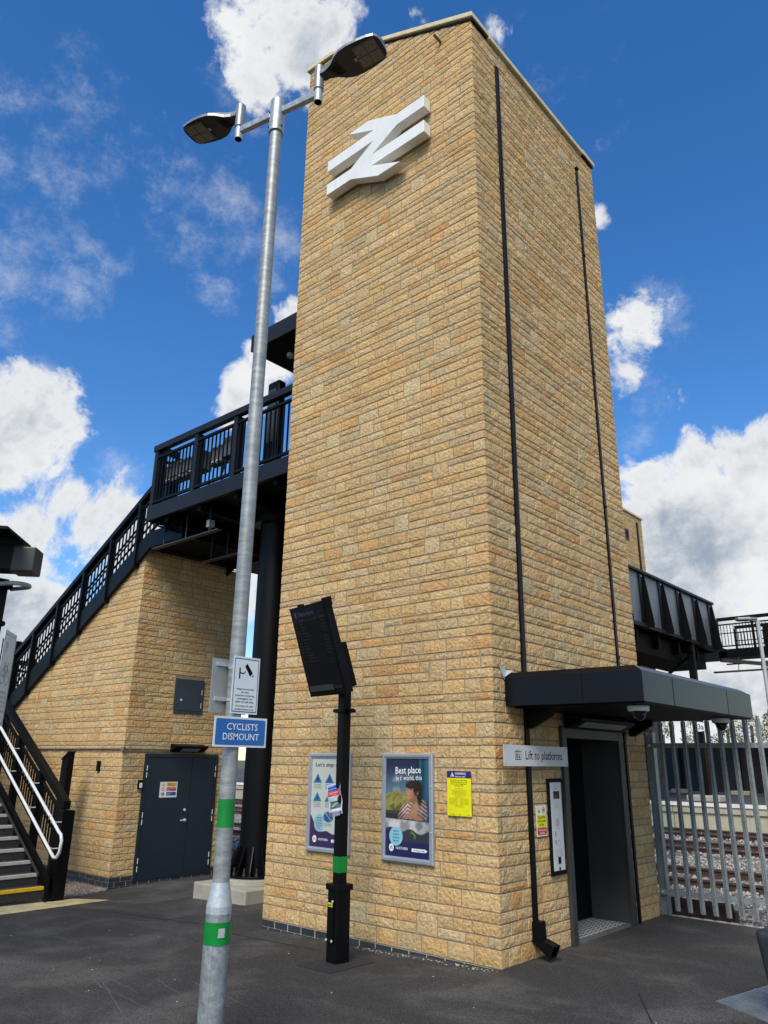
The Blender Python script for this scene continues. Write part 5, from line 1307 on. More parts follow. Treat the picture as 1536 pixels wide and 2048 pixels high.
def staircase():
    T = thing('staircase', (-10.6, 0.3, -0.3), 'black steel staircase with white handrails and grey step edges', 'staircase')
    # lower flight rising to the left
    for i in range(19):
        x = -7.986-0.275*i; z = -0.10+0.158*i
        c = MB(); c.box(x-.30, x, -2.55, -.40, z-.035, z-.004); c.box(x-.012, x-.004, -2.55, -.40, z-.158, z-.036); tr = c.build('tread', stepdark, T)
        c = MB(); c.box(x-.055, x+.006, -2.52, -.42, z-.045, z+.003); c.build('nosing', nosing_y if i == 0 else nosing_m, tr, bevel=.003, label='yellow step edge of the bottom step' if i == 0 else None)
    sl = 0.158/0.275; xe = -13.2
    def st(y, top, bot, name='stringer', th=.03, x0=-7.93, x1=-13.2, zz=-.1):
        c = MB(); z = lambda x: zz+(-7.986-x)*sl
        c.prism([(x0, y, max(z(x0)+bot, -.40)), (x0, y, z(x0)+top), (x1, y, z(x1)+top), (x1, y, z(x1)+bot)], (0, th, 0)); return c.build(name, black, T, bevel=.004)
    st(-.395, .16, -.22); st(-2.58, .16, -.22)
    c = MB(); z = lambda x: -.1+(-7.986-x)*sl
    c.bar((-8.2, -.43, z(-8.2)+.02), (-13.0, -.43, z(-13.0)+.02), .02, .035); c.build('rubbing_strip', charcoal, T)
    railing(T, (-8.03, -.20, -.18), (-13.1, -.20, -.18+5.07*sl), 5, h=1.29, foot=.22, spacing=.10, post=(.09, .12))
    railing(T, (-8.03, -2.72, -.18), (-13.1, -2.72, -.18+5.07*sl), 5, h=1.29, foot=.22, spacing=.12, post=(.09, .12))
    # foot post
    c = MB(); c.box(-8.14, -7.93, -.30, -.10, -.33, .98); c.build('newel_post', black, T, bevel=.006)
    # white double handrail with return loop
    zz = lambda x, k: k+(-7.62-x)*.583
    for y in (-.47, -2.46):
        U = [(-13.0, y, zz(-13.0, .68)), (-7.80, y, zz(-7.80, .68)), (-7.66, y, .70), (-7.57, y, .66), (-7.53, y, .58), (-7.55, y, .42), (-7.62, y, .34), (-7.71, y, .335), (-7.80, y, .385), (-13.0, y, .385+5.2*.583)]
        c = MB(); c.tube(U, .024, n=12); c.build('handrail', rail_white, T, smooth=True)
        c = MB()
        for k in range(6):
            x = -7.95-k*.95; off = .17 if y > -1 else -.17
            for kk in (.68, .30): c.tube([(x, y, zz(x, kk)-.02), (x, y+off*.5, zz(x, kk)-.06), (x, y+off, zz(x, kk)-.06)], .009, n=6)
        c.each('handrail_bracket', rail_white, T, smooth=True)
    c = MB(); text(c, "DF", (Vector((-7.98, -.4945, .885)), X3, Z3, -Y3), 0, 0, .04, n=0, bold=.02, rot=-.53); c.build('handrail_marking', txt_black, T)
    # half landing
    c = MB(); c.box(-15.6, -13.2, -2.75, 2.9, 2.72, 2.88); c.build('half_landing', charcoal, T)
    railing(T, (-15.6, -2.7, 2.88), (-15.6, 2.8, 2.88), 4, h=1.25, foot=.05)
    # upper flight rising to the right over the plant room
    s2 = .565; zs = lambda x: 5.95+s2*(x+8.3)
    c = MB(); c.prism([(-13.75, .86, zs(-13.75)-.40), (-13.75, .86, zs(-13.75)), (-8.3, .86, zs(-8.3)), (-7.2, .86, zs(-8.3)), (-7.2, .86, zs(-8.3)-.33), (-8.25, .86, zs(-8.3)-.33)], (0, .06, 0)); c.build('stringer', black, T, bevel=.004)
    c = MB(); c.prism([(-13.75, 2.86, zs(-13.75)-.35), (-13.75, 2.86, zs(-13.75)), (-8.3, 2.86, zs(-8.3)), (-7.2, 2.86, zs(-8.3)), (-7.2, 2.86, zs(-8.3)-.33), (-8.25, 2.86, zs(-8.3)-.33)], (0, .06, 0)); c.build('stringer', black, T, bevel=.004)
    for i in range(18):
        x = -13.3+.285*i; z = 2.95+.161*(i+1)
        c = MB(); c.box(x, x+.30, .93, 2.85, z-.04, z); c.build('tread', stepdark, T)
    railing(T, (-13.62, .89, zs(-13.62)-.32), (-7.75, .89, zs(-7.75)-.32), 6, h=1.29+.05, foot=.24, spacing=.12)
    railing(T, (-13.62, 2.89, zs(-13.62)-.32), (-8.2, 2.89, zs(-8.2)-.32), 6, h=1.29+.05, foot=.24, spacing=.12)
    c = MB(); c.tube([(-13.6, 1.0, zs(-13.6)+.62), (-8.2, 1.0, zs(-8.2)+.62)], .02, n=8); c.tube([(-13.6, 1.0, zs(-13.6)+.35), (-8.2, 1.0, zs(-8.2)+.35)], .02, n=8); c.build('upper_handrail', black, T)
    c = MB(); c.box(-13.55, -13.42, .83, .95, -.4, 4.3); c.build('end_post', black, T)
staircase()
def marker_post():
    T = thing('marker_post', (-9.45, .42, -.3), 'short black square post with a slanted top behind the stair railing', 'post')
    c = MB(); c.hexa([Vector(p) for p in ((-9.62, .40, -.3), (-9.40, .40, -.3), (-9.40, .52, -.3), (-9.62, .52, -.3), (-9.62, .40, 1.74), (-9.40, .40, 1.88), (-9.40, .52, 1.88), (-9.62, .52, 1.74))]); c.build('post_body', black, T, bevel=.004)
    c = MB(); c.hexa([Vector(p) for p in ((-9.635, .385, 1.742), (-9.385, .385, 1.882), (-9.385, .535, 1.882), (-9.635, .535, 1.742), (-9.635, .385, 1.757), (-9.385, .385, 1.897), (-9.385, .535, 1.897), (-9.635, .535, 1.757))]); c.build('post_cap', charcoal, T)
marker_post()

# ================================================================== FOOTBRIDGE
def footbridge():
    T = thing('footbridge', (-5.9, 10, 5.9), 'black steel footbridge crossing the tracks with a railed landing', 'footbridge')
    # near landing
    c = MB(); c.box(-7.80, -3.40, .45, .53, 5.95, 6.23); c.box(-7.80, -7.72, .53, .95, 5.95, 6.23); fa = c.build('landing_fascia', anth, T, bevel=.005)
    c = MB(); c.box(-7.71, -3.38, .54, 4.2, 6.06, 6.18)
    for x in (-7.3, -6.3, -5.3, -4.3): c.box(x, x+.10, .54, 4.2, 5.86, 6.055)
    c.box(-8.6, -7.3, .93, 4.2, 5.70, 5.90)
    c.build('landing_deck', black_matt, T)
    c = MB(); c.prism([(-7.80, .54, 5.94), (-7.80, .90, 5.94), (-7.30, .90, 5.72), (-7.30, .56, 5.72)], (0.02, 0, 0.0)); c.build('landing_haunch', anth, T)
    A, B = (-7.735, .49, 6.18), (-3.42, .49, 6.18)
    xs = [-7.70, -6.42, -5.29, -3.42]
    c = MB(); c.bar((-7.78, .49, 7.39), (-3.40, .49, 7.39), .11, .12); c.build('top_rail', anth, T, bevel=.005)
    c = MB(); c.bar((-7.75, .49, 7.20), (-3.40, .49, 7.20), .05, .045); c.bar((-7.75, .49, 6.30), (-3.40, .49, 6.30), .05, .045); c.build('sub_rail', black, T)
    for x in xs: c = MB(); c.box(x-.05, x+.05, .455, .60, 6.231, 7.33); c.build('post', anth, T, bevel=.004)
    for a, b in zip(xs[:-1], xs[1:]):
        c = MB(); k = max(2, round((b-a)/.108))
        for j in range(1, k): x = a+(b-a)*j/k; c.box(x-.011, x+.011, .479, .501, 6.322, 7.178)
        c.build('infill_bars', black, T)
    railing(T, (-7.7, 4.2, 6.18), (-7.05, 4.2, 6.18), 1, h=1.27, foot=.03)
    railing(T, (-3.42, 4.2, 6.18), (-4.9, 4.2, 6.18), 2, h=1.27, foot=.03)
    railing(T, (-7.7, .6, 6.18), (-7.7, .93, 6.18), 1, h=1.27, foot=.03)
    # suspended cable trays beneath
    c = MB()
    for (a, b) in (((-7.9, .75, 5.50), (-5.9, .75, 5.50)), ((-7.5, 1.6, 5.35), (-6.1, 1.6, 5.35))):
        c.bar(a, b, .10, .02)
        for t in (.15, .5, .85):
            p = Vector(a).lerp(Vector(b), t); c.cyl(p, p+Z3*.5, .008, n=6)
    c.build('cable_tray', charcoal, T)
    c = MB(); c.fbox((Vector((-6.25, .85, 5.62)), X3, Z3, -Y3), -.05, .05, 0, .12, 0, .1); c.build('junction_box', galv_pale, T)
    # bridge span
    y0, y1 = 4.2, 22.6
    def tb(y): t = (y-15)/8; return 7.70-.14*t
    c = MB(); c.box(-7.0, -5.0, y0, y1, 5.95, 6.12); 
    for k in range(13): yy = y0+.3+k*1.5; c.box(-6.95, -5.05, yy, yy+.12, 5.78, 5.949)
    c.build('span_deck', black_matt, T)
    c = MB(); c.box(-6.7, -5.3, 7.0, 22.3, 5.15, 5.77)
    for k in range(9): yy = 7.3+k*1.7; c.box(-6.9, -5.1, yy, yy+.15, 5.35, 5.775)
    c.build('underdeck_truss', black_matt, T)
    for sx, xo in ((1, -5.0), (-1, -7.0)):
        n = 12; ys = [y1-.10-i*1.545 for i in range(n+1)]
        c = MB(); xa, xb = sorted((xo, xo+sx*.02)); c.box(xa, xb, y0, y1, 5.92, 7.56); c.build('girder_web', grey_panel, T)
        c = MB(); xa, xb = sorted((xo-sx*.08, xo+sx*.13)); c.box(xa, xb, y0, y1+.06, 7.56, 7.64); c.build('top_flange', black, T, bevel=.003)
        c = MB(); xa, xb = sorted((xo-sx*.08, xo+sx*.14)); c.box(xa, xb, y0, y1, 5.80, 5.919); c.build('bottom_flange', black, T)
        for yy in ys:
            c = MB(); c.prism([(xo+sx*.021, yy, 5.93), (xo+sx*.26, yy, 5.80), (xo+sx*.30, yy, 5.93), (xo+sx*.10, yy, 7.555), (xo+sx*.021, yy, 7.555)], (0, .03, 0)); c.box(min(xo+sx*.02, xo+sx*.06), max(xo+sx*.02, xo+sx*.06), yy-.30, yy-.02, 5.93, 7.555); c.build('stiffener', black, T)
            c = MB(); c.cyl((xo+sx*.06, yy-.15, 7.46), (xo+sx*.085, yy-.15, 7.46), .028, n=10); c.each('bolt_cap', galv_pale, T)
    # far landing and flight
    c = MB(); c.box(-5.3, 1.2, 23.9, 24.0, 5.72, 6.05); c.box(-10.2, 1.2, 24.01, 26.2, 5.9, 6.05); c.box(-7.1, -5.0, 22.9, 24.0, 5.9, 6.05); c.build('far_landing', black, T)
    railing(T, (-5.25, 23.95, 6.05), (1.15, 23.95, 6.05), 5, h=1.22, foot=.03, spacing=.115)
    railing(T, (-5.25, 26.1, 6.05), (1.15, 26.1, 6.05), 5, h=1.22, foot=.03, spacing=.115)
    c = MB(); c.prism([(-5.2, 23.6, 5.7), (-5.2, 23.6, 5.55), (-3.3, 23.6, 5.25), (-3.1, 23.6, 5.35)], (0, .1, 0)); c.bar((-5.5, 23.7, 5.18), (-3.2, 23.7, 5.18), .12, .06); c.bar((-5.0, 23.7, 5.45), (-1.0, 23.7, 5.45), .06, .05)
    for x in (-4.6, -3.8, -2.6): c.cyl((x, 23.7, 5.2), (x, 23.95, 5.8), .015, n=6)
    c.build('cable_tray', charcoal, T)
    c = MB(); c.box(-3.9, -3.2, 25.0, 25.3, 6.1, 7.05); c.build('service_cabinet', black_matt, T)
footbridge()
def landing_kit():
    T = thing('equipment_cabinets', (-7, .8, 6.3), 'grey equipment boxes fixed behind the landing railing', 'cabinet')
    c = MB(); c.box(-7.62, -6.42, .66, .84, 6.72, 7.08); c.box(-7.58, -6.6, .64, .655, 6.80, 6.83); c.build('cabinet_box', mat('cabinet_grey', (0.13, 0.125, 0.12), .5, noise=[(6, .85, 1.15, 3)]), T, bevel=.004, label='long grey cabinet box on the left')
    c = MB(); c.box(-6.25, -5.86, .66, .80, 6.72, 7.03); c.box(-5.85, -5.60, .64, .84, 6.78, 7.14); c.build('cabinet_box', MATS['cabinet_grey'], T, bevel=.004, label='pair of smaller grey cabinet boxes on the right')
    c = MB()
    for x in (-7.5, -7.15, -6.8, -6.1, -5.95):
        for z in (6.74, 7.02): c.box(x-.05, x+.05, .62, .659, z, z+.025)
    c.each('clamp_strap', steelp, T)
    c = MB()
    for k, x in enumerate((-5.92, -5.88)): c.tube([(x, .72, 6.72), (x+.03, .70, 6.6), (x-.04*k, .70, 6.45), (x+.04, .70, 6.35), (x-.02, .72, 6.24)], .012, n=6)
    c.tube([(-6.35, .75, 6.25), (-6.35, .75, 6.42), (-6.28, .75, 6.47), (-6.2, .75, 6.42), (-6.2, .75, 6.25)], .02, n=8, mi=1)
    c.build('cable', [black_matt, MATS['cabinet_grey']], T, smooth=True)
    c = MB()
    for k in range(7): x = -7.55+k*.16; c.box(x, x+.10, 1.5, 1.56, 6.2, 6.42+.04*(k % 3)); c.box(x+.01, x+.09, 1.49, 1.6, 6.2, 6.32)
    c.build('louvre_stack', MATS['cabinet_grey'], T)
    T = thing('help_point', (-4.75, .95, 6.2), 'tall black help point rising above the landing railing', 'help point')
    c = MB(); c.box(-5.09, -4.78, .92, 1.10, 6.18, 8.07); c.build('casing', black, T, bevel=.05, seg=3)
    c = MB(); c.box(-5.04, -4.83, .912, .918, 6.9, 7.9); c.build('front_panel', charcoal, T)
landing_kit()
def support_column():
    T = thing('support_column', (-5.5, 1.7, -.15), 'black round bridge column with a ribbed foot beside the tower', 'column')
    cx, cy = -5.56, 1.72
    c = MB(); c.cyl((cx, cy, .10), (cx, cy, 5.86), .28, n=40); c.build('shaft', black, T, smooth=True)
    c = MB(); c.cyl((cx, cy, .10), (cx, cy, .135), .50, n=40); c.build('base_plate', black, T, bevel=.004)
    for k in range(14):
        a = 2*math.pi*k/14; d = Vector((math.cos(a), math.sin(a), 0)); t = Vector((-d.y, d.x, 0))*.008; O = Vector((cx, cy, 0))
        c = MB(); c.prism([O+d*.275+Z3*.135-t, O+d*.47+Z3*.135-t, O+d*.45+Z3*.20-t, O+d*.30+Z3*.52-t, O+d*.275+Z3*.52-t], t*2); c.build('gusset', black, T)
        a += math.pi/14; d = Vector((math.cos(a), math.sin(a), 0))
        c = MB(); c.cyl(O+d*.42+Z3*.135, O+d*.42+Z3*.24, .014, n=8); c.cyl(O+d*.42+Z3*.135, O+d*.42+Z3*.17, .026, n=6); c.each('anchor_bolt', charcoal, T)
    c = MB(); c.cyl((cx, cy, 5.72), (cx, cy, 5.86), .40, n=32); c.build('head_plate', black, T)
    for dx, dy in ((.42, .30), (.80, .62)):
        c = MB(); c.cyl((cx+dx, cy+dy, .04), (cx+dx, cy+dy, 5.86), .055, n=16); c.build('service_pipe', charcoal, T, smooth=True)
    T = thing('concrete_base', (-5.5, 2, -.3), 'square pale concrete base carrying the black bridge column', 'plinth')
    c = MB(); c.box(-6.14, -4.90, 1.0, 3.1, -.45, .02); c.build('slab', concrete, T, bevel=.02)
    c = MB(); c.cyl((cx, cy, .02), (cx, cy, .099), .60, n=48); c.build('round_pad', concrete, T, bevel=.008)
    T = thing('support_column', (-7.4, 3.6, -.2), 'plain black column supporting the back of the landing', 'column')
    c = MB(); c.cyl((-7.0, 3.9, -.2), (-7.0, 3.9, 5.86), .16, n=24); c.build('shaft', black, T, smooth=True)
    c = MB(); c.box(-7.25, -6.75, 3.65, 4.15, -.25, -.12); c.build('base_plate', black, T)
support_column()

# ================================================================== FENCE
def palisade():
    T = thing('palisade_fence', (1.5, 3.68, 0), 'galvanised palisade fence beside the lift tower', 'fence')
    for x in (.03, 2.78, 5.53):
        c = MB(); c.box(x-.05, x-.042, 3.70, 3.80, -.3, 2.2); c.box(x+.042, x+.05, 3.70, 3.80, -.3, 2.2); c.box(x-.042, x+.042, 3.746, 3.754, -.3, 2.2); c.build('post', fence_galv, T)
    for z in (.27, 2.03):
        c = MB(); c.box(-.01, 5.6, 3.690, 3.697, z-.03, z+.03); c.box(-.01, 5.6, 3.697, 3.745, z+.024, z+.03); c.build('rail', fence_galv, T)
        c = MB()
        for x in (.03, 2.78, 5.53): c.cyl((x, 3.69, z), (x, 3.682, z), .014, n=8)
        c.each('bolt', steelp, T)
    k = 0; x = .205
    while x < 5.5:
        c = MB(); w = .031; O = Vector((x, 3.686, 0))
        # W section pale, three pointed top
        prof = [(-w, -.004), (-w*.62, -.004), (-w*.30, -.022), (0, -.006), (w*.30, -.022), (w*.62, -.004), (w, -.004)]
        for i in range(6):
            (a, b), (a2, b2) = prof[i], prof[i+1]; zt0 = 2.33+(.05 if abs(a) < w*.4 else 0); zt1 = 2.33+(.05 if abs(a2) < w*.4 else 0)
            c.hexa([O+Vector((a, b, .068)), O+Vector((a2, b2, .068)), O+Vector((a2, b2+.003, .068)), O+Vector((a, b+.003, .068)), O+Vector((a, b, zt0)), O+Vector((a2, b2, zt1)), O+Vector((a2, b2+.003, zt1)), O+Vector((a, b+.003, zt0))])
        c.cyl(O+Vector((0, -.012, .27)), O+Vector((0, -.02, .27)), .008, n=6); c.cyl(O+Vector((0, -.012, 2.03)), O+Vector((0, -.02, 2.03)), .008, n=6)
        c.build('pale', fence_galv, T); x += .153; k += 1
    T = thing('rusty_trough', (.5, 3.95, -.1), 'low rusty brown steel plate standing just behind the fence', 'steel plate')
    c = MB(); c.box(-.02, .80, 3.90, 3.915, -.30, .19); c.build('side_plate', rustm, T)
    c = MB(); c.box(-.02, .80, 4.02, 4.035, -.30, .10); c.box(.79, .815, 3.90, 4.03, -.30, .10); c.build('end_plate', rustm, T)
    c = MB(); c.tube([(.40, 3.88, -.05), (.55, 3.87, -.07), (.75, 3.87, -.14), (.95, 3.9, -.16)], .006, n=6); c.build('loose_cable', mat('tan_cable', (.25, .15, .08), .7), T)
palisade()

# ================================================================== TRACKS AND FAR PLATFORM
def tracks():
    for yc, lab in ((7.9, 'railway track nearest the fence'), (13.0, 'middle railway track'), (16.9, 'railway track beside the far platform')):
        T = thing('railway_track', (-5, yc, -.1), lab+', rusty rails on ballast', 'railway track')
        for s in (-1, 1):
            y = yc+s*.7525; c = MB()
            prof = [(-.07, -.17), (.07, -.17), (.07, -.158), (.012, -.14), (.010, -.065), (.036, -.052), (.036, -.02), (-.036, -.02), (-.036, -.052), (-.010, -.065), (-.012, -.14), (-.07, -.158)]
            c.prism([(-60, y+a, b+.03) for a, b in prof], (100, 0, 0)); rl = c.build('rail', rustm, T)
            c = MB(); c.box(-60, 40, y-.030, y+.030, .0105, .0125); c.build('rail_head', railtop, rl)
        for k in range(28):
            x = 3.5-k*.68-(yc-7.9)*.35; c = MB(); c.box(x-.125, x+.125, yc-1.25, yc+1.25, -.26, -.137); c.build('sleeper', concrete, T, bevel=.01)
tracks()
def far_platform():
    c = MB(); c.box(-80, 60, 18.75, 70, -.6, .69); setp(c.build('platform', mat('platform_asphalt', (0.045, 0.045, 0.047), .85, noise=[(.8, .7, 1.4, 6), (30, .85, 1.15, 3)])), kind='structure')
    c = MB(); c.box(-80, 60, 18.50, 18.74, .60, .70); c.box(-80, 60, 18.741, 18.79, .691, .695); setp(c.build('platform_edge', mat('white_edge', (0.70, 0.70, 0.66), .7, noise=[(3, .85, 1.06, 5)])), kind='structure')
    c = MB(); x = -80
    while x < 60: c.box(x, x+2.38, 18.60, 18.745, -.5, .40); x += 2.4
    x = -80
    while x < 60: c.box(x, x+2.38, 18.54, 18.745, .405, .598); x += 2.4
    setp(c.build('platform_wall', plat_conc, bevel=.01), kind='structure')
    T = thing('hoarding', (-8, 27, .7), 'long dark navy hoarding along the back of the far platform', 'hoarding')
    x = -30; k = 0
    while x < 8:
        c = MB(); c.box(x+.02, x+2.38, 27.0, 27.03, .78, 2.62); c.build('panel', hedge, T); c = MB(); c.box(x-.04, x+.04, 26.95, 27.06, .70, 2.70); c.build('post', black, T)
        c = MB(); c.box(x-.35, x+.35, 26.5, 26.9, .70, .86); c.build('ballast_block', concrete, T, bevel=.02); x += 2.4
    c = MB(); c.box(-30, 8, 26.965, 26.998, 2.58, 2.64); c.build('top_bar', charcoal, T)
    T = thing('bridge_trestle', (-5.0, 20, .7), 'black trestle column with an oval number plate below the footbridge', 'column')
    c = MB(); c.box(-5.10, -4.88, 19.9, 20.1, .88, 5.79); c.build('shaft', black, T, bevel=.01)
    c = MB(); c.box(-5.5, -4.45, 19.5, 20.5, .69, .88); c.build('concrete_foot', concrete, T, bevel=.03)
    c = MB(); c.box(-7.1, -4.9, 19.85, 20.15, 5.5, 5.79); c.box(-7.1, -6.9, 19.9, 20.1, .88, 5.5); c.bar((-7.0, 20, 4.0), (-5.0, 20, 5.4), .1, .1); c.build('cross_beam', black, T)
    F = (Vector((-4.97, 19.88, 3.02)), Vector((.94, .34, 0)).normalized(), Z3, Vector((.34, -.94, 0)).normalized()); c = MB()
    F = (F[0]+F[3]*.02, F[1], Z3, F[3]); disc(c, F, 0, 0, .26, .0, 0, 28, .155); pl = c.build('number_plate', white, T)
    c = MB(); text(c, "93a", F, 0, -.085, .24, n=.004, bold=.02, squeeze=.85); c.build('plate_number', txt_black, T)
    # far lift tower and stair block
    T = thing('far_lift_tower', (-9, 21, .7), 'matching buff stone lift tower across the tracks', 'tower')
    c = MB(); c.box(-10.6, -7.32, 19.2, 22.6, .70, 11.40); c.build('mortar_core', mortar, T)
    mb = MB(); stonework(mb, (Vector((-7.32, 19.2, 0)), Y3, Z3, X3), 3.4, .70, 11.40, seed=51, fine=0, holes=[], corner_r=.012); stonework(mb, (Vector((-10.6, 19.2, 0)), X3, Z3, -Y3), 3.28, .70, 11.40, seed=52, fine=0)
    mb.build('stone_wall', stone, T)
    c = MB(); c.box(-10.66, -7.26, 19.14, 22.66, 11.40, 11.48); c.build('coping', coping_m, T)
    c = MB(); c.box(-7.31, -7.25, 22.02, 22.10, .70, 11.15); c.build('downpipe', anth, T)
    c = MB(); c.box(-7.318, -7.275, 20.82, 21.16, 10.22, 10.64); vv = c.build('vent', charcoal, T)
    c = MB(); c.box(-7.274, -7.270, 20.87, 21.11, 10.27, 10.59); c.build('vent_slot', black_matt, vv)
    T = thing('far_stair_block', (0, 25.5, .7), 'buff stone stair block under the far stairs at the right edge', 'building')
    c = MB(); c.box(-3.78, 6, 24.1, 27, .70, 5.55); c.build('mortar_core', mortar, T)
    mb = MB(); stonework(mb, (Vector((-3.78, 24.1, 0)), X3, Z3, -Y3), 9.7, .70, 5.55, seed=53, fine=0, corner_l=.01); stonework(mb, (Vector((-3.78, 27, 0)), -Y3, Z3, -X3), 2.9, .70, 5.55, seed=54, fine=0)
    mb.build('stone_wall', stone, T)
    # slim far platform light
    T = thing('platform_lamp', (-2.4, 20, .7), 'slim galvanised platform lamp seen at the right edge', 'lamp post')
    p = Vector((-2.72, 20, 0)); c = MB(); c.cyl(p+Z3*.7, p+Z3*6.35, .075, .06, n=16); c.build('shaft', galv_pale, T, smooth=True)
    d = Vector((-.86, -.5, 0)).normalized(); s_ = Vector((.5, -.86, 0)).normalized(); O = p+Z3*6.36
    c = MB(); c.prism([O-s_*.06, O+d*.25-s_*.16, O+d*.62-s_*.14, O+d*.70, O+d*.62+s_*.14, O+d*.25+s_*.16, O+s_*.06], Z3*.09); lh = c.build('lantern', lamp_grey, T, bevel=.02)
    c = MB(); c.prism([O+d*.3-s_*.12-Z3*.002, O+d*.6-s_*.11-Z3*.002, O+d*.6+s_*.11-Z3*.002, O+d*.3+s_*.12-Z3*.002], Z3*-.01); c.build('lens', lamp_dark, lh)
    # small platform cabinet glimpsed past the tower corner
    T = thing('platform_cabinet', (-6.6, 20.8, .7), 'tall grey louvred cabinet on the far platform beside the tower', 'cabinet')
    c = MB(); c.box(-7.0, -6.62, 20.0, 20.5, .70, 3.75); c.build('cabinet_body', charcoal, T, bevel=.02)
    c = MB()
    for k in range(4): c.box(-6.95, -6.66, 19.985, 19.999, 3.0+.16*k, 3.08+.16*k)
    c.build('louvre', steelp, T)
far_platform()
def trees():
    rg = random.Random(77)
    for k in range(16):
        x = -29+k*2.0+rg.uniform(-.6, .6); y = 45+rg.uniform(-2, 3); H = rg.uniform(4.3, 4.9)+(0.5 if x > -12 else 0); R = rg.uniform(1.1, 1.7)
        T = thing('bushy_tree', (x, y, -.5), 'olive green bushy tree behind the navy hoarding', 'tree', 'trees behind the hoarding')
        c = MB(); c.tube([(x, y, -.6), (x+.05, y, H*.3), (x-.05, y, H*.6), (x, y, H*.85)], .10, n=7)
        for q in range(9):
            a = rg.uniform(0, 6.28); z = rg.uniform(.2, .7)*H; c.tube([(x, y, z), (x+math.cos(a)*R*.5, y+math.sin(a)*R*.5, z+H*.09), (x+math.cos(a)*R*.8, y+math.sin(a)*R*.8, z+H*.17)], .03, n=5)
        c.build('trunk', bark, T)
        c = MB(); cl = []
        for q in range(42):
            t = rg.random(); z = H*(.12+.88*t); rr = R*math.sin(min(1, (1-t)*1.5+.12)*math.pi/2); a = rg.uniform(0, 6.28); ra = rr*rg.uniform(.3, 1)
            cl.append((x+math.cos(a)*ra, y+math.sin(a)*ra, z, rg.uniform(.25, .5)))
        for (cx, cy, cz, cr) in cl:
            tone = rg.uniform(.7, 1.35)
            for q in range(60):
                v = Vector((rg.gauss(0, 1), rg.gauss(0, 1), rg.gauss(0, 1))).normalized()*cr*rg.random()**.4; p = Vector((cx, cy, cz))+v
                s = rg.uniform(.03, .065); u = Vector((rg.gauss(0, 1), rg.gauss(0, 1), rg.gauss(0, 1))).normalized(); w = u.orthogonal().normalized()
                b = tone*rg.uniform(.7, 1.3); c.face([p+u*s, p+w*s*.7, p-u*s, p-w*s*.7], 0, (.105*b, .12*b, .04*b))
        c.build('crown', leafm, T)
trees()

# ================================================================== FOREGROUND RIGHT
def bollard_seat():
    T = thing('black_seat', (2.6, .55, 0), 'rounded black seat end at the right edge on a metal plate', 'seat')
    c = MB(); O = Vector((2.13, .30, 0)); F = (O, Vector((.94, -.10, 0)).normalized(), Z3, Vector((-.10, -.94, 0)).normalized())
    P = lambda u, v, n: O+F[1]*u+Z3*v+Vector((.1, .94, 0)).normalized()*n
    c.hexa([P(.06, .05, .04), P(1.0, .05, .04), P(1.0, .05, .40), P(.06, .05, .40), P(.0, .58, 0), P(1.0, .58, 0), P(1.0, .58, .46), P(.0, .58, .46)]); c.build('seat_block', mat('black_plastic', (0.020, 0.022, 0.030), .5, noise=[(40, .85, 1.15, 3)]), T, bevel=.05, seg=4)
    c = MB(); c.hexa([P(.12, 0, .08), P(.9, 0, .08), P(.9, 0, .36), P(.12, 0, .36), P(.12, .055, .08), P(.9, .055, .08), P(.9, .055, .36), P(.12, .055, .36)]); c.build('foot', black_matt, T)
    T = thing('metal_cover', (2.2, .8, 0), 'ribbed galvanised metal cover plate under the black seat', 'cover plate')
    Pp = [(1.75, .40), (2.9, -.25), (3.6, .9), (2.05, 1.75)]
    c = MB(); c.prism([(x, y, .006) for x, y in Pp], (0, 0, -.04)); c.build('plate', gratem, T)
    c = MB(); A, B, C_, D_ = [Vector((*p, .0)) for p in Pp]
    for i in range(1, 46):
        t = i/46; a = A.lerp(B, t)+Z3*.008; b = D_.lerp(C_, t)+Z3*.008; c.bar(a, b, .008, .005)
    c.bar(A.lerp(D_, .42)+Z3*.009, B.lerp(C_, .42)+Z3*.009, .02, .008)
    c.build('ribs', gratem, T)
bollard_seat()

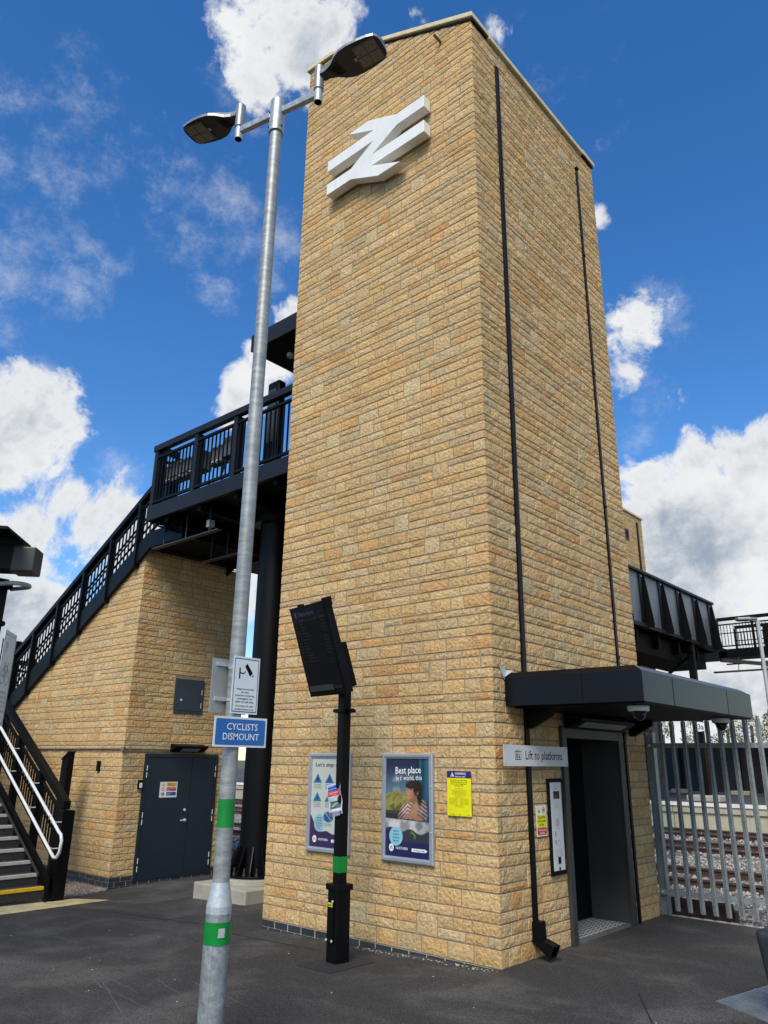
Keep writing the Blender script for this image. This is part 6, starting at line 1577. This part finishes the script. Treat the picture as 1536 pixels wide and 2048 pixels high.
# ================================================================== LEFT EDGE
def cycle_sign():
    T = thing('cycle_parking_sign', (-3.0, -3.6, 2.2), 'white cycle parking sign at the left edge of the scene', 'sign')
    U = Vector((-.80, .60, 0)).normalized(); Fn = U.cross(Z3)
    O = Vector((-2.968, -3.631, 2.911))+Z3*(-.86); F = (O, U, Z3, Fn); w, h = .40, .86
    if Fn.dot(CAMP-O) < 0: F = (O+U*w, -U, Z3, -Fn)
    c = MB(); c.fbox(F, 0, w, 0, h, -.004, 0); c.build('sign_panel', signw, T, bevel=.001)
    g = MB(); n = .0012
    for a, b, c_, d in ((.02, w-.02, .02, .026), (.02, w-.02, h-.036, h-.03), (.02, .026, .026, h-.036), (w-.026, w-.02, .026, h-.036)): rect(g, F, a, b, c_, d, n, 0)
    text(g, "P", F, w*.3, h-.20, .14, n=n)
    for u in (.12, .28): ringf(g, F, u, .44, .062, .072, n, 0)
    def ln(a, b, t=.006):
        a = Vector(a); b = Vector(b); d = (b-a).normalized(); m = Vector((-d.y, d.x))*t; g.face([F[0]+F[1]*p.x+Z3*p.y+F[3]*(n+.0004) for p in (a-m, b-m, b+m, a+m)])
    for a, b in (((.12, .44), (.16, .54)), ((.16, .54), (.25, .54)), ((.25, .54), (.20, .44)), ((.20, .44), (.12, .44)), ((.16, .54), (.20, .44)), ((.28, .44), (.245, .57)), ((.245, .57), (.275, .575)), ((.155, .53), (.15, .565)), ((.135, .567), (.17, .567))): ln(a, b)
    for k, s in enumerate(("Cycles left here", "at owners' risk", "Please lock all", "cycles to the", "stands provided")): text(g, s, F, w/2, .29-.042*k, .034, width=.30, n=n)
    g.build('cycle_symbol', txt_grey, T)
    q = F[0]+F[1]*w/2-F[3]*.04; c = MB(); c.cyl((q.x, q.y, gz(q.x, q.y)), (q.x, q.y, 2.85), .03, n=14); c.build('sign_pole', black, T, smooth=True)
cycle_sign()
def shelter_column():
    T = thing('cycle_shelter', (-4.2, -3.5, 0), 'black steel shelter frame with a box beam and tube hoop at left', 'shelter')
    P = [C for C in ()]
    # post whose right edge runs just inside the frame
    c = MB(); c.box(-4.25, -4.08, -3.42, -3.24, gz(-4.2, -3.3), 3.62); c.build('column', black, T, bevel=.006)
    d = Vector((-.66, -.75, 0)).normalized(); s_ = Vector((-d.y, d.x, 0))
    O = Vector((-3.62, -3.16, 3.62)); F = (O, d, Z3, s_)
    c = MB(); c.fbox(F, .22, 4.2, .02, .30, -.12, .12); c.build('roof_beam', black, T, bevel=.006)
    c = MB(); c.fbox(F, 0.0, .23, .0, .27, -.135, .135); c.build('beam_end_cap', charcoal, T, bevel=.015)
    c = MB(); c.hexa([O+d*.15+Z3*.32+s_*-.15, O+d*4.2+Z3*.40+s_*-.15, O+d*4.2+Z3*.40+s_*.6, O+d*.15+Z3*.32+s_*.6, O+d*.15+Z3*.35+s_*-.15, O+d*4.2+Z3*.43+s_*-.15, O+d*4.2+Z3*.43+s_*.6, O+d*.15+Z3*.35+s_*.6]); c.build('roof_sheet', black, T)
    pts = []; cc = Vector((-4.05, -3.28, 3.53))
    e = Vector((.80, .30, 0)).normalized(); f = Vector((-e.y, e.x, 0))
    for k in range(13):
        t = -math.pi/2+math.pi*k/12; pts.append(cc+e*(.16+.12*math.cos(t))+f*.12*math.sin(t))
    pts = [cc-f*.12-e*1.5, cc-f*.12-e*.6]+pts+[cc+f*.12-e*.05]
    c = MB(); c.tube(pts, .024, n=10); c.build('tube_hoop', galv_pale, T, smooth=True)
    c = MB(); c.cyl((-4.07, -3.30, 3.12), (-3.98, -3.27, 3.12), .03, n=10); c.cyl((-4.07, -3.30, 3.52), (-3.96, -3.27, 3.52), .035, n=10); c.each('fixing_bolt', black, T, smooth=True)
shelter_column()
